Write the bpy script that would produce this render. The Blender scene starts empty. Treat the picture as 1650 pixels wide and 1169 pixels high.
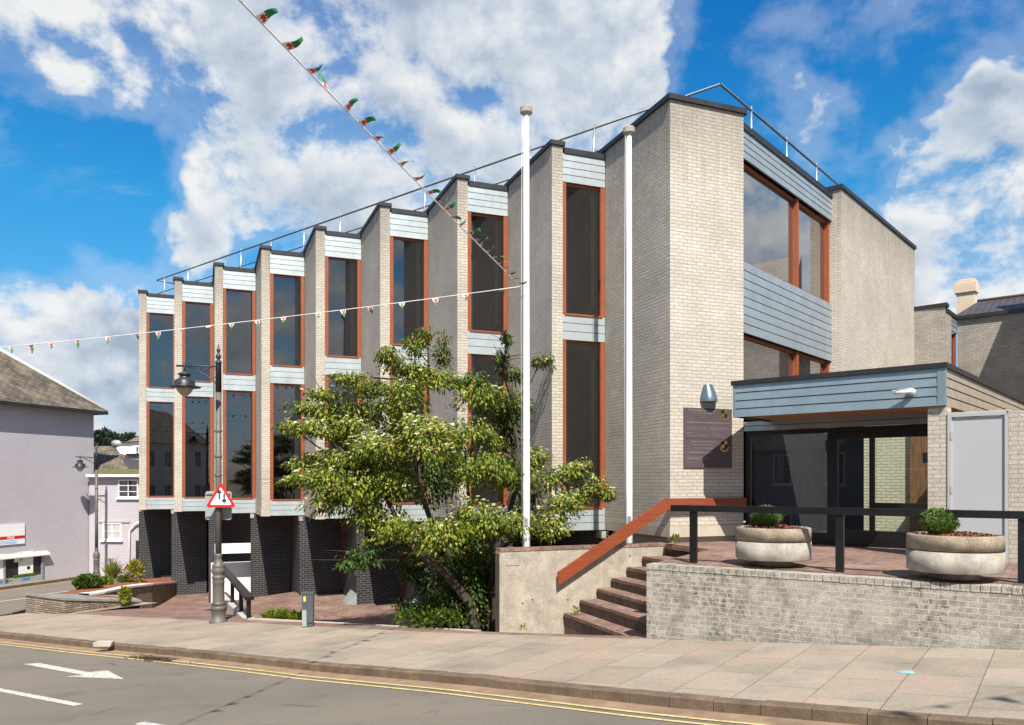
import bpy, bmesh, math, random
import numpy as np
from mathutils import Vector, Matrix
random.seed(7); rng = random.Random(11)
S = bpy.context.scene
COL = S.collection
R = math.radians
# ------------------------------------------------------------------ camera
FPX, HY, EYE, CX = 1276.1, 776.15, 2.2, 825.0        # focal length in px of a 1650 wide frame, horizon row, eye height
cd = bpy.data.cameras.new("camera"); cam = bpy.data.objects.new("camera", cd); COL.objects.link(cam)
cd.sensor_width = 36.0; cd.lens = FPX/1650*36; cd.shift_y = (HY-584.5)/1650
cd.clip_end = 5000; cd.clip_start = 0.05
cam.location = (0, 0, EYE); cam.rotation_euler = (R(90), 0, 0)
S.camera = cam
# ------------------------------------------------------------------ light
SUN_AZ, SUN_EL = R(-12.0), R(49.5)                    # direction the sunlight travels (from +Y towards -X), elevation
trav = Vector((math.sin(SUN_AZ)*math.cos(SUN_EL), math.cos(SUN_AZ)*math.cos(SUN_EL), -math.sin(SUN_EL)))
sd = bpy.data.lights.new("sun", 'SUN'); sd.energy = 5.0; sd.angle = R(0.5); sd.color = (1.0, 0.94, 0.83)
so = bpy.data.objects.new("sun", sd); COL.objects.link(so)
so.rotation_euler = trav.to_track_quat('-Z', 'Y').to_euler()
S.view_settings.view_transform = 'Standard'; S.view_settings.look = 'None'
S.view_settings.exposure = 0.58; S.view_settings.gamma = 1.0
S.cycles.max_bounces = 8; S.cycles.transparent_max_bounces = 12
try: S.cycles.use_denoising = True
except Exception: pass

def build_world():
    w = bpy.data.worlds.new("World"); S.world = w; w.use_nodes = True
    nt = w.node_tree; nt.nodes.clear(); L = nt.links.new
    def N(t, **k):
        n = nt.nodes.new(t)
        for a, b in k.items(): setattr(n, a, b)
        return n
    def M(op, a, b=None, c=None, clamp=False):
        n = N('ShaderNodeMath', operation=op); n.use_clamp = clamp
        for i, v in enumerate((a, b, c)):
            if v is None: continue
            if isinstance(v, (int, float)): n.inputs[i].default_value = v
            else: L(v, n.inputs[i])
        return n.outputs[0]
    def MR(v, a, b, c=0.0, d=1.0, smooth=True):
        n = N('ShaderNodeMapRange'); n.interpolation_type = 'SMOOTHSTEP' if smooth else 'LINEAR'
        L(v, n.inputs[0])
        for i, x in enumerate((a, b, c, d)): n.inputs[i+1].default_value = x
        return n.outputs[0]
    out = N('ShaderNodeOutputWorld'); bg = N('ShaderNodeBackground'); bg.inputs[1].default_value = 0.090
    L(bg.outputs[0], out.inputs[0])
    sky = N('ShaderNodeTexSky'); sky.sky_type = 'NISHITA'; sky.sun_disc = False
    sky.sun_elevation = SUN_EL; sky.sun_rotation = math.atan2(-trav.x, -trav.y)
    sky.air_density = 1.0; sky.dust_density = 0.3; sky.ozone_density = 2.0
    hs = N('ShaderNodeHueSaturation'); hs.inputs['Hue'].default_value = 0.492; hs.inputs['Saturation'].default_value = 1.15; hs.inputs['Value'].default_value = 1.0
    L(sky.outputs[0], hs.inputs['Color'])
    tc = N('ShaderNodeTexCoord'); vec = tc.outputs['Generated']
    sp = N('ShaderNodeSeparateXYZ'); L(vec, sp.inputs[0]); x, y, z = sp.outputs
    rt = N('ShaderNodeValToRGB'); L(z, rt.inputs[0]); el = rt.color_ramp.elements      # deep polarised blue overhead, paler low down
    el[0].position = .03; el[0].color = (.53, .60, .85, 1); el[1].position = .55; el[1].color = (.07, .76, 1.30, 1)
    for po, co in ((.152, (.46, .80, 1.0, 1)), (.316, (.24, .96, 1.2, 1))): q = el.new(po); q.color = co
    tn_ = N('ShaderNodeMix'); tn_.data_type = 'RGBA'; tn_.blend_type = 'MULTIPLY'; tn_.inputs[0].default_value = 1.0; L(hs.outputs[0], tn_.inputs[6]); L(rt.outputs[0], tn_.inputs[7])
    ys = M('MAXIMUM', y, 0.02)
    cu0 = N('ShaderNodeCombineXYZ'); L(M('DIVIDE', x, ys), cu0.inputs[0]); L(M('DIVIDE', z, ys), cu0.inputs[1])
    wn = N('ShaderNodeTexNoise'); L(vec, wn.inputs['Vector']); wn.inputs['Scale'].default_value = 7; wn.inputs['Detail'].default_value = 4; wn.inputs['Roughness'].default_value = .6
    wv = N('ShaderNodeVectorMath', operation='MULTIPLY_ADD'); L(wn.outputs['Color'], wv.inputs[0]); wv.inputs[1].default_value = (.22, .22, 0); L(cu0.outputs[0], wv.inputs[2])
    cu = N('ShaderNodeVectorMath', operation='SUBTRACT'); L(wv.outputs[0], cu.inputs[0]); cu.inputs[1].default_value = (.11, .11, 0)
    # the clouds of that day: where each bank stands (bearing, slope of elevation), its spread and its weight
    blobs = [(-.66,.66,.05,.9),(-.56,.67,.06,.9),(-.46,.63,.09,1),(-.35,.56,.14,1.1),(-.24,.53,.15,1.2),(-.14,.55,.14,1.2),(-.05,.58,.12,1.1),(-.30,.44,.10,.9),
             (-.22,.42,.11,1),(-.14,.43,.10,1),(-.35,.40,.05,.6),(-.29,.37,.06,.7),(-.22,.34,.09,.85),(-.12,.36,.08,.8),(-.05,.37,.06,.6),(-.48,.52,.06,.5),(-.50,.47,.04,.35),
             (.02,.61,.07,.9),(.09,.57,.09,1.2),(.12,.50,.08,1.1),(.07,.47,.07,1),(.14,.45,.05,.8),(.16,.56,.05,.8),(.02,.44,.05,.6),(.10,.42,.05,.6),
             (-.58,.51,.036,.75),(-.555,.49,.03,.7),(-.395,.30,.040,.8),(-.41,.31,.03,.6),(-.51,.30,.04,.32),
             (-.65,.19,.06,1),(-.60,.20,.05,1),(-.55,.19,.05,1),(-.49,.18,.05,1),(-.44,.17,.05,.9),(-.66,.17,.07,.7),(-.58,.18,.05,.7),(-.50,.17,.05,.7),(-.52,.10,.05,.7),(-.47,.09,.05,.8),(-.47,.04,.06,.7),(-.52,.05,.05,.6),
             (.66,.45,.08,1),(.60,.43,.07,1),(.64,.37,.09,1.1),(.57,.37,.07,.9),(.66,.30,.09,1.1),(.59,.30,.08,1),(.53,.30,.06,.8),(.49,.36,.035,.8),(.48,.40,.03,.7),(.53,.36,.05,.7),(.56,.25,.07,.9),(.62,.24,.07,.9),(.51,.25,.05,.7),(.48,.31,.04,.5),
             (.355,.50,.032,.6),(.36,.46,.035,.6),(.39,.48,.025,.4),(.43,.42,.03,.25),
             (1.9,.55,.5,1),(1.45,.45,.3,.8),(2.6,.8,.6,.9),(-.52,.37,.10,-.7),(-.42,.42,.06,-.5),(-.045,.46,.05,-.8),(-.03,.40,.04,-.5),(-.56,.42,.08,-.4),(.24,.52,.05,-.5),(.0,.60,.02,-.4)]
    tot = None
    for (bx, by, r, wt) in blobs:
        d = N('ShaderNodeVectorMath', operation='DISTANCE'); L(cu.outputs[0], d.inputs[0]); d.inputs[1].default_value = (bx, by, 0)
        g = MR(d.outputs['Value'], 0.0, r*1.95, wt*.92, 0.0)
        tot = g if tot is None else M('ADD', tot, g)
    front = MR(y, 0.03, 0.15)
    base = M('ADD', M('MULTIPLY', M('MINIMUM', tot, 1.25), front), M('MULTIPLY', M('SUBTRACT', 1.0, front), 0.80))
    def noise(v, sc, det, ro, dist=0.0):
        n = N('ShaderNodeTexNoise'); L(v, n.inputs['Vector']); n.inputs['Scale'].default_value = sc
        n.inputs['Detail'].default_value = det; n.inputs['Roughness'].default_value = ro; n.inputs['Distortion'].default_value = dist
        return n.outputs['Fac']
    mp = N('ShaderNodeMapping'); L(vec, mp.inputs['Vector']); mp.inputs['Scale'].default_value = (1, 1, 1.25); mp.inputs['Location'].default_value = (3.1, .4, 1.7)
    n1 = noise(mp.outputs[0], 7.5, 11, .60, .15)
    mp2 = N('ShaderNodeMapping'); L(vec, mp2.inputs['Vector']); mp2.inputs['Scale'].default_value = (1, 1, 1.25); mp2.inputs['Location'].default_value = (3.106, .4, 1.722)
    n2 = noise(mp2.outputs[0], 7.5, 7, .55, .15)
    n3 = noise(vec, 4.0, 4, .5)
    dens = M('ADD', base, M('MULTIPLY', M('SUBTRACT', n1, .5), 4.3))
    a1 = MR(dens, 0.42, 1.22)
    mp3 = N('ShaderNodeMapping'); L(vec, mp3.inputs['Vector']); mp3.inputs['Scale'].default_value = (1, 1, 2.6); mp3.inputs['Rotation'].default_value = (0, .5, .3)
    wisp = M('MULTIPLY', MR(noise(mp3.outputs[0], 4.0, 9, .68, .6), .50, .80), MR(z, .02, .25, .55, .38))
    veil = M('MULTIPLY', MR(dens, -.35, .5), .22)
    alpha = M('MAXIMUM', a1, M('MAXIMUM', M('MULTIPLY', wisp, MR(x, .25, -.2, .04, .9)), veil))
    lit = M('SUBTRACT', n1, n2)                       # relief of the cloud towards the light
    grey = M('MULTIPLY', MR(dens, 0.8, 1.5), MR(n3, .42, .62))   # thick middles are greyer
    shade = M('SUBTRACT', M('ADD', .80, M('MULTIPLY', lit, 3.6)), M('MULTIPLY', grey, .55))
    cr = N('ShaderNodeValToRGB'); L(MR(shade, 0.0, 1.0, smooth=False), cr.inputs[0])
    cr.color_ramp.elements[0].color = (2.8, 3.4, 4.3, 1); cr.color_ramp.elements[1].color = (6.7, 6.75, 6.7, 1)
    e = cr.color_ramp.elements.new(.5); e.color = (4.6, 5.1, 5.7, 1)
    mx = N('ShaderNodeMix'); mx.data_type = 'RGBA'; L(M('MULTIPLY', alpha, .97), mx.inputs[0]); L(tn_.outputs[2], mx.inputs[6]); L(cr.outputs[0], mx.inputs[7])
    L(mx.outputs[2], bg.inputs[0])
build_world()

# ------------------------------------------------------------------ frames of reference
def V2(x, y): return Vector((x, y, 0))
PHI = .376
E2 = V2(math.cos(PHI), math.sin(PHI)); F2 = V2(-math.sin(PHI), math.cos(PHI))      # tooth face, tooth flank
TW, TT, TB, PW = 2.8238, 1.4505, .2825, 1.88                                      # tooth depth, pitch along face, fin width, corner pier width
A = [None]*9; A[8] = V2(3.3341, 16.7)
for k in range(7, -1, -1): A[k] = A[k+1] + TW*F2 - TT*E2
FD = (A[0]-A[8]).normalized(); SD = -FD                                           # along the front
G2 = V2(math.sin(.7114), math.cos(.7114))                                         # along the side elevation
GN = V2(G2.y, -G2.x)                                                              # its outward normal
C0 = A[8] + PW*E2
P0 = V2(2.136, 12.68); D2 = V2(-.8197, .5728); N2 = V2(.5728, .8197)              # street: downhill direction, away from the road
ZUP = Vector((0, 0, 1))
def Z(v, z): return Vector((v.x, v.y, z))
def sm(x, a, b):
    x = min(max((x-a)/(b-a), 0), 1); return x*x*(3-2*x)
GT = ([-60, 4, 20, 40, 80, 400], [-60*.0869, .3476, 1.4676, 2.4676, 2.8676, 3.5])
def gz(t, n=-1): return -.303 - float(np.interp(t, GT[0], GT[1]))
def tn(p): q = V2(p.x, p.y)-P0; return q.dot(D2), q.dot(N2)
def tnp(t, n, off=0.0, zf=gz): q = P0 + t*D2 + n*N2; return Vector((q.x, q.y, zf(t, n)+off))
def zc(t, n):                                                                     # lower forecourt in front of the undercroft
    zi = -1.76 if t < 16.5 else -1.76-.9*sm(t, 16.5, 22.5)
    return gz(t)+(zi-gz(t))*sm(n, -.1, 4.5)
def at(px, py, Y): return Vector(((px-CX)/FPX*Y, Y, EYE+(HY-py)*Y/FPX))
def onp(px, p, d):                                                                # where the sight line of a column meets the vertical plane p + s d
    m = (px-CX)/FPX; s = (m*p.y-p.x)/(d.x-m*d.y); return s, p+s*d
def pz(px, py, p, d):
    s, q = onp(px, p, d); return Vector((q.x, q.y, EYE+(HY-py)*q.y/FPX))
def ong(px, py, off=0.0, zf=gz):
    Y = 3.0
    while Y < 150:
        q = at(px, py, Y); t, n = tn(q)
        if q.z < zf(t, n)+off: break
        Y += .01
    return q

# ------------------------------------------------------------------ mesh builder
ORIG = {}
class MB:
    def __init__(s): s.v = []; s.f = []; s.m = []; s.sm = []
    def face(s, pts, mi=0, smooth=False):
        i = len(s.v); s.v += [Vector(p) for p in pts]; s.f.append(list(range(i, i+len(pts)))); s.m.append(mi); s.sm.append(smooth)
    def raw(s, vs, fs, mi=0, smooth=False):
        i = len(s.v); s.v += [Vector(p) for p in vs]
        for f in fs: s.f.append([a+i for a in f]); s.m.append(mi); s.sm.append(smooth)
    def obox(s, o, a, b, c, mi=0):
        o, a, b, c = map(Vector, (o, a, b, c)); p = [o, o+a, o+a+b, o+b, o+c, o+a+c, o+a+b+c, o+b+c]
        fs = [(0, 3, 2, 1), (4, 5, 6, 7), (0, 1, 5, 4), (1, 2, 6, 5), (2, 3, 7, 6), (3, 0, 4, 7)]
        if a.cross(b).dot(c) < 0: fs = [f[::-1] for f in fs]
        s.raw(p, fs, mi)
    def prism(s, poly, z0, z1, mi=0):
        n = len(poly); ar = sum(poly[i].x*poly[(i+1) % n].y-poly[(i+1) % n].x*poly[i].y for i in range(n))
        if ar < 0: poly = poly[::-1]
        g0 = z0 if callable(z0) else (lambda p: z0); g1 = z1 if callable(z1) else (lambda p: z1)
        vs = [Z(p, g0(p)) for p in poly]+[Z(p, g1(p)) for p in poly]
        fs = [tuple(range(n))[::-1], tuple(range(n, 2*n))]+[(i, (i+1) % n, (i+1) % n+n, i+n) for i in range(n)]
        s.raw(vs, fs, mi)
    def tube(s, pts, r, seg=8, mi=0, caps=True):
        pts = [Vector(p) for p in pts]; n = len(pts); rs = r if isinstance(r, (list, tuple)) else [r]*n
        vs = []; up = None
        for i, p in enumerate(pts):
            d = (pts[min(i+1, n-1)]-pts[max(i-1, 0)]).normalized()
            if up is None: up = Vector((0, 0, 1)) if abs(d.z) < .9 else Vector((1, 0, 0))
            a = d.cross(up).normalized(); b = a.cross(d).normalized(); up = b
            for k in range(seg):
                t = 2*math.pi*k/seg; vs.append(p+rs[i]*(a*math.cos(t)+b*math.sin(t)))
        fs = []
        for i in range(n-1):
            for k in range(seg):
                k2 = (k+1) % seg; fs.append((i*seg+k, i*seg+k2, (i+1)*seg+k2, (i+1)*seg+k))
        s.raw(vs, [f[::-1] for f in fs], mi, True)
        if caps:
            i0 = len(s.v)-len(vs)
            s.f.append([i0+k for k in range(seg)]); s.m.append(mi); s.sm.append(False)
            s.f.append([i0+(n-1)*seg+k for k in range(seg)][::-1]); s.m.append(mi); s.sm.append(False)
    def lathe(s, o, prof, seg=24, mi=0, smooth=True):
        o = Vector(o); vs = []; n = len(prof)
        for r, z in prof:
            for k in range(seg): t = 2*math.pi*k/seg; vs.append(o+Vector((r*math.cos(t), r*math.sin(t), z)))
        fs = [(i*seg+k, i*seg+(k+1) % seg, (i+1)*seg+(k+1) % seg, (i+1)*seg+k) for i in range(n-1) for k in range(seg)]
        s.raw(vs, fs, mi, smooth)
        i0 = len(s.v)-len(vs)
        if prof[0][0] > 1e-4: s.f.append([i0+k for k in range(seg)][::-1]); s.m.append(mi); s.sm.append(False)
        if prof[-1][0] > 1e-4: s.f.append([i0+(n-1)*seg+k for k in range(seg)]); s.m.append(mi); s.sm.append(False)
    def grid(s, fn, us, vs_, mi=0, smooth=True):
        nu, nv = len(us), len(vs_); i = len(s.v)
        s.v += [Vector(fn(u, v)) for u in us for v in vs_]
        for a in range(nu-1):
            for b in range(nv-1):
                q = [i+a*nv+b, i+(a+1)*nv+b, i+(a+1)*nv+b+1, i+a*nv+b+1]
                c = (s.v[q[1]]-s.v[q[0]]).cross(s.v[q[3]]-s.v[q[0]])
                s.f.append(q if c.z >= 0 else q[::-1]); s.m.append(mi); s.sm.append(smooth)
    def build(s, name, mats, parent=None, origin=None, uv=True):
        o0 = ORIG[parent.name] if parent else Vector(origin if origin is not None else (0, 0, 0))
        me = bpy.data.meshes.new(name); me.from_pydata([tuple(v-o0) for v in s.v], [], s.f)
        for m in (mats if isinstance(mats, (list, tuple)) else [mats]): me.materials.append(m)
        me.polygons.foreach_set('material_index', s.m); me.polygons.foreach_set('use_smooth', s.sm)
        if uv:
            ul = me.uv_layers.new(name='UVMap'); dat = np.zeros((len(me.loops), 2))
            for p in me.polygons:
                n = p.normal
                if abs(n.z) < .75:
                    tg = Vector((-n.y, n.x, 0)).normalized()
                    for li in p.loop_indices:
                        c = s.v[me.loops[li].vertex_index]; dat[li] = (c.dot(tg), c.z)
                else:
                    for li in p.loop_indices:
                        c = s.v[me.loops[li].vertex_index]; dat[li] = (c.dot(N2), c.dot(D2))
            ul.data.foreach_set('uv', dat.ravel())
        o = bpy.data.objects.new(name, me); COL.objects.link(o)
        if parent: o.parent = parent
        else: o.location = o0
        ORIG[o.name] = o0
        return o
def tag(o, label, cat, group=None):
    o['label'] = label; o['category'] = cat
    if group: o['group'] = group
    return o
def thing(name, loc, label, cat, group=None):
    o = bpy.data.objects.new(name, None); COL.objects.link(o); o.location = loc; o.empty_display_size = .3
    ORIG[o.name] = Vector(loc); return tag(o, label, cat, group)
def struct(o, kind='structure'): o['kind'] = kind; return o
def dup(root, loc, rotz, label, group=None, scale=1.0):
    def cp(o, par):
        c = o.copy(); COL.objects.link(c)
        if par: c.parent = par; c.matrix_parent_inverse = Matrix()
        for ch in o.children: cp(ch, c)
        return c
    r = cp(root, None); r.location = loc; r.rotation_euler = (0, 0, rotz); r.scale = (scale,)*3; r['label'] = label
    if group: r['group'] = group
    return r

# ------------------------------------------------------------------ materials
MT = {}
def newmat(name):
    m = bpy.data.materials.new(name); m.use_nodes = True; nt = m.node_tree
    b = nt.nodes['Principled BSDF']; return m, nt, b
def nd(nt, t, **k):
    n = nt.nodes.new(t)
    for a, b in k.items(): setattr(n, a, b)
    return n
def mixc(nt, fac, a, b, mode='MIX'):
    n = nd(nt, 'ShaderNodeMix'); n.data_type = 'RGBA'; n.blend_type = mode
    for i, v in ((0, fac), (6, a), (7, b)):
        if isinstance(v, (int, float)): n.inputs[i].default_value = v
        elif isinstance(v, tuple): n.inputs[i].default_value = (*v, 1)
        else: nt.links.new(v, n.inputs[i])
    return n.outputs[2]
def noise(nt, vec, sc, det=5, ro=.6):
    n = nd(nt, 'ShaderNodeTexNoise'); n.inputs['Scale'].default_value = sc; n.inputs['Detail'].default_value = det; n.inputs['Roughness'].default_value = ro
    nt.links.new(vec, n.inputs['Vector']); return n.outputs['Fac']
def mrange(nt, v, a, b, c=0., d=1.):
    n = nd(nt, 'ShaderNodeMapRange'); nt.links.new(v, n.inputs[0])
    for i, x in enumerate((a, b, c, d)): n.inputs[i+1].default_value = x
    return n.outputs[0]
def bump(nt, h, dist, strength=1.0, prev=None):
    n = nd(nt, 'ShaderNodeBump'); n.inputs['Distance'].default_value = dist; n.inputs['Strength'].default_value = strength
    nt.links.new(h, n.inputs['Height'])
    if prev: nt.links.new(prev, n.inputs['Normal'])
    return n.outputs[0]
def geo(nt): return nd(nt, 'ShaderNodeNewGeometry').outputs['Position']
def plain(name, c, rough=.6, metal=0., var=.15, sc=3., bmp=0., bsc=60., spec=.5, c2=None, fine=0.):
    m, nt, b = newmat(name); p = nd(nt, 'ShaderNodeTexCoord').outputs['Object']
    n = noise(nt, p, sc, 6, .62)
    lo = tuple(x*(1-var) for x in c); hi = tuple(min(x*(1+var), 1) for x in c)
    if c2: lo, hi = c, c2
    col = mixc(nt, mrange(nt, n, .3, .7), lo, hi)
    if fine:
        col = mixc(nt, fine, col, mixc(nt, mrange(nt, noise(nt, p, bsc, 3, .7), .35, .65), (0, 0, 0), (1, 1, 1)), 'OVERLAY')
    nt.links.new(col, b.inputs['Base Color'])
    nt.links.new(mrange(nt, n, .2, .8, rough*.85, min(rough*1.15, 1)), b.inputs['Roughness'])
    b.inputs['Metallic'].default_value = metal; b.inputs['Specular IOR Level'].default_value = spec
    if bmp: nt.links.new(bump(nt, noise(nt, p, bsc, 4, .65), bmp), b.inputs['Normal'])
    MT[name] = m; return m
def brick(name, c1, c2, mort, bw=.225, bh=.075, ms=.012, stain=.25, sc=1.1, rough=.9, bd=.006, speck=0., tint=None, rot=False, off=.5, grain=.004, sprd=0.0, streak=False):
    m, nt, b = newmat(name); L = nt.links.new
    uv = nd(nt, 'ShaderNodeUVMap').outputs[0]; pos = geo(nt)
    # uneven courses: nudge the coordinates a little
    wob = nd(nt, 'ShaderNodeTexNoise'); wob.inputs['Scale'].default_value = 6; L(pos, wob.inputs['Vector'])
    add = nd(nt, 'ShaderNodeVectorMath', operation='MULTIPLY_ADD'); L(wob.outputs['Color'], add.inputs[0]); add.inputs[1].default_value = (min(bh*.13, .010),)*3; L(uv, add.inputs[2])
    br = nd(nt, 'ShaderNodeTexBrick'); L(add.outputs[0], br.inputs['Vector']); br.offset = off
    br.inputs['Scale'].default_value = 1; br.inputs['Brick Width'].default_value = bw; br.inputs['Row Height'].default_value = bh
    br.inputs['Mortar Size'].default_value = ms; br.inputs['Mortar Smooth'].default_value = .25; br.inputs['Bias'].default_value = 0
    br.inputs['Color1'].default_value = (*c1, 1); br.inputs['Color2'].default_value = (*c2, 1); br.inputs['Mortar'].default_value = (*mort, 1)
    col = br.outputs['Color']
    if tint:                                                            # each unit one of several stone colours
        wn = nd(nt, 'ShaderNodeTexWhiteNoise', noise_dimensions='3D')
    n1 = noise(nt, pos, sc, 7, .65); n2 = noise(nt, pos, 26, 4, .7)
    st = mrange(nt, n1, .30, .72, 1-stain, 1+stain*.6)
    mul = nd(nt, 'ShaderNodeVectorMath', operation='SCALE'); L(col, mul.inputs[0]); L(st, mul.inputs['Scale']); col = mul.outputs[0]
    if tint:
        col = mixc(nt, mrange(nt, noise(nt, pos, .55, 4, .6), .48, .62), col, tint, 'MIX') if not sprd else mixc(nt, mrange(nt, n1, .5, .75, 0, sprd), col, tint, 'MIX')
    f2 = mrange(nt, n2, .25, .75, .80, 1.18)
    mu2 = nd(nt, 'ShaderNodeVectorMath', operation='SCALE'); L(col, mu2.inputs[0]); L(f2, mu2.inputs['Scale']); col = mu2.outputs[0]
    if speck:
        col = mixc(nt, mrange(nt, noise(nt, pos, 70, 3, .75), .52, .66, 0, speck), col, tuple(x*.25 for x in c1))
    if streak:                                                           # rain-washed soot under the copings, in drips
        spz = nd(nt, 'ShaderNodeSeparateXYZ'); L(pos, spz.inputs[0]); mp = nd(nt, 'ShaderNodeMapping'); L(uv, mp.inputs[0]); mp.inputs['Scale'].default_value = (3.2, .22, 1)
        dn = noise(nt, mp.outputs[0], 2.0, 6, .65); hgt = nd(nt, 'ShaderNodeMath', operation='MULTIPLY_ADD'); L(dn, hgt.inputs[0]); hgt.inputs[1].default_value = 3.2; L(spz.outputs[2], hgt.inputs[2])
        col = mixc(nt, mrange(nt, hgt.outputs[0], 10.2, 12.3, 0, .70), col, (.20, .175, .145))
        col = mixc(nt, mrange(nt, dn, .56, .78, 0, .28), col, (.30, .27, .22))
    L(col, b.inputs['Base Color']); b.inputs['Roughness'].default_value = rough; b.inputs['Specular IOR Level'].default_value = .3
    inv = nd(nt, 'ShaderNodeMath', operation='SUBTRACT'); inv.inputs[0].default_value = 1; L(br.outputs['Fac'], inv.inputs[1])
    bn = bump(nt, inv.outputs[0], bd); bn = bump(nt, noise(nt, pos, 55, 5, .7), grain, prev=bn); L(bn, b.inputs['Normal'])
    MT[name] = m; return m
brick('pale brick', (.585, .53, .455), (.515, .465, .395), (.42, .37, .305), ms=.007, stain=.16, bd=.009, grain=.009, sc=.8, speck=.3, streak=True)
brick('grey brick', (.43, .39, .34), (.35, .315, .275), (.31, .28, .25), ms=.008, stain=.25, bd=.008, grain=.007, speck=.4)
brick('dark brick', (.024, .025, .031), (.015, .016, .020), (.12, .115, .11), stain=.3, bd=.004, rough=.55, grain=.0015)
brick('terrace brick', (.64, .59, .51), (.49, .45, .385), (.74, .69, .60), ms=.007, stain=.5, sc=2.1, bd=.006, grain=.012, speck=.95, tint=(.20, .18, .15), sprd=.75)
brick('brick paving', (.31, .185, .14), (.20, .125, .10), (.15, .12, .10), bw=.215, bh=.105, ms=.006, stain=.35, bd=.003, tint=(.30, .26, .23), sprd=.35)
brick('cream brick', (.62, .60, .44), (.55, .53, .38), (.40, .38, .26), stain=.08)
brick('rubble stone', (.44, .35, .27), (.26, .20, .15), (.10, .08, .06), bw=.34, bh=.062, ms=.012, stain=.4, bd=.02, sc=2, off=.37, tint=(.28, .17, .13), sprd=.5)
brick('pavement flags', (.41, .345, .27), (.325, .272, .21), (.20, .16, .125), bw=.98, bh=.72, ms=.006, stain=.32, speck=.35, sc=.9, bd=.004, rough=.85, off=.41, tint=(.36, .215, .155), sprd=.75, grain=.003)
brick('slate roof', (.20, .165, .12), (.12, .10, .08), (.05, .045, .04), bw=.30, bh=.20, ms=.012, stain=.5, bd=.012, rough=.75, sc=1.4, tint=(.24, .19, .13), sprd=.7)
brick('dark slate', (.085, .075, .075), (.060, .054, .056), (.02, .02, .02), bw=.30, bh=.22, ms=.010, stain=.15, bd=.01, rough=.6)
brick('red brick', (.30, .09, .06), (.24, .07, .05), (.3, .25, .2), stain=.2)
brick('lilac render', (.49, .455, .50), (.485, .45, .495), (.46, .43, .47), stain=.07, bd=.004, rough=.8, sc=.6, grain=.003)
def lichen(name, amount):                                             # grey lichen patches on the brick faces, joints stay pale
    m = MT[name]; nt = m.node_tree; L = nt.links.new; b = nt.nodes['Principled BSDF']; src = b.inputs['Base Color'].links[0].from_socket; pos = geo(nt)
    br = [n for n in nt.nodes if n.type == 'TEX_BRICK'][0]
    big = mrange(nt, noise(nt, pos, 1.1, 4, .6), .38, .62, .25, 1.0); sm_ = mrange(nt, noise(nt, pos, 13, 8, .78), .44, .60)
    a = nd(nt, 'ShaderNodeMath', operation='MULTIPLY'); L(big, a.inputs[0]); L(sm_, a.inputs[1])
    inv = mrange(nt, br.outputs['Fac'], 0, 1, amount, amount*.25); a2 = nd(nt, 'ShaderNodeMath', operation='MULTIPLY'); L(a.outputs[0], a2.inputs[0]); L(inv, a2.inputs[1])
    L(mixc(nt, a2.outputs[0], src, (.115, .10, .085)), b.inputs['Base Color'])
lichen('terrace brick', 1.0)
def zinc(name, c, rough=.42, metal=.55, stain=.0):
    m, nt, b = newmat(name); L = nt.links.new; uv = nd(nt, 'ShaderNodeUVMap').outputs[0]; pos = geo(nt)
    n1 = noise(nt, pos, 2.4, 5, .6)
    mp = nd(nt, 'ShaderNodeMapping'); L(uv, mp.inputs[0]); mp.inputs['Scale'].default_value = (9, .8, 1); n2 = noise(nt, mp.outputs[0], 1.5, 4, .6)
    col = mixc(nt, mrange(nt, n1, .3, .7), tuple(x*.86 for x in c), tuple(x*1.1 for x in c))
    col = mixc(nt, mrange(nt, n2, .4, .75, 0, .35), col, tuple(x*.8 for x in c))
    if stain: col = mixc(nt, mrange(nt, n2, .35, .6, 0, stain), col, (.36, .27, .17))
    L(col, b.inputs['Base Color']); b.inputs['Metallic'].default_value = metal
    L(mrange(nt, n2, .3, .7, rough*.85, rough*1.2), b.inputs['Roughness'])
    L(bump(nt, n1, .006), b.inputs['Normal']); MT[name] = m
zinc('zinc', (.42, .465, .48), .45, .35); zinc('zinc canopy', (.27, .345, .385), .38, .4); zinc('zinc stained', (.42, .38, .33), .5, .3, .8); zinc('zinc side', (.345, .395, .425), .42, .4)
def wood(name, c, c2, sx=40, rough=.45, along_v=True):
    m, nt, b = newmat(name); L = nt.links.new; uv = nd(nt, 'ShaderNodeUVMap').outputs[0]
    mp = nd(nt, 'ShaderNodeMapping'); L(uv, mp.inputs[0]); mp.inputs['Scale'].default_value = (sx, 1.5, 1) if along_v else (1.5, sx, 1)
    n = noise(nt, mp.outputs[0], 1.2, 5, .65); n2 = noise(nt, geo(nt), 1.5, 4, .6)
    col = mixc(nt, mrange(nt, n, .3, .72), c, c2); col = mixc(nt, mrange(nt, n2, .35, .75, 0, .45), col, tuple(x*.55 for x in c))
    L(col, b.inputs['Base Color']); b.inputs['Roughness'].default_value = rough; L(bump(nt, n, .0015), b.inputs['Normal']); MT[name] = m
wood('timber frame', (.34, .088, .026), (.23, .055, .016), 30, .5)
wood('timber rail', (.34, .075, .022), (.13, .028, .010), 30, .5, False)
wood('soffit board', (.42, .22, .10), (.34, .17, .075), 20, .5, False)
wood('timber slats', (.30, .15, .06), (.06, .03, .015), 14, .6)
wood('red door', (.28, .03, .018), (.20, .02, .012), 20, .5)
plain('black trim', (.020, .020, .023), .5, var=.25)
plain('black metal', (.008, .008, .009), .38, var=.3, bmp=.001, bsc=20)
plain('gunmetal', (.09, .083, .074), .5, var=.3, bmp=.003, bsc=40, c2=(.145, .132, .115))
plain('dark iron', (.030, .034, .042), .45, var=.3, bmp=.001)
plain('galvanised', (.50, .53, .55), .35, .75, var=.15, sc=8)
plain('steel rail', (.13, .14, .145), .45, .5, var=.25, sc=6)
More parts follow.
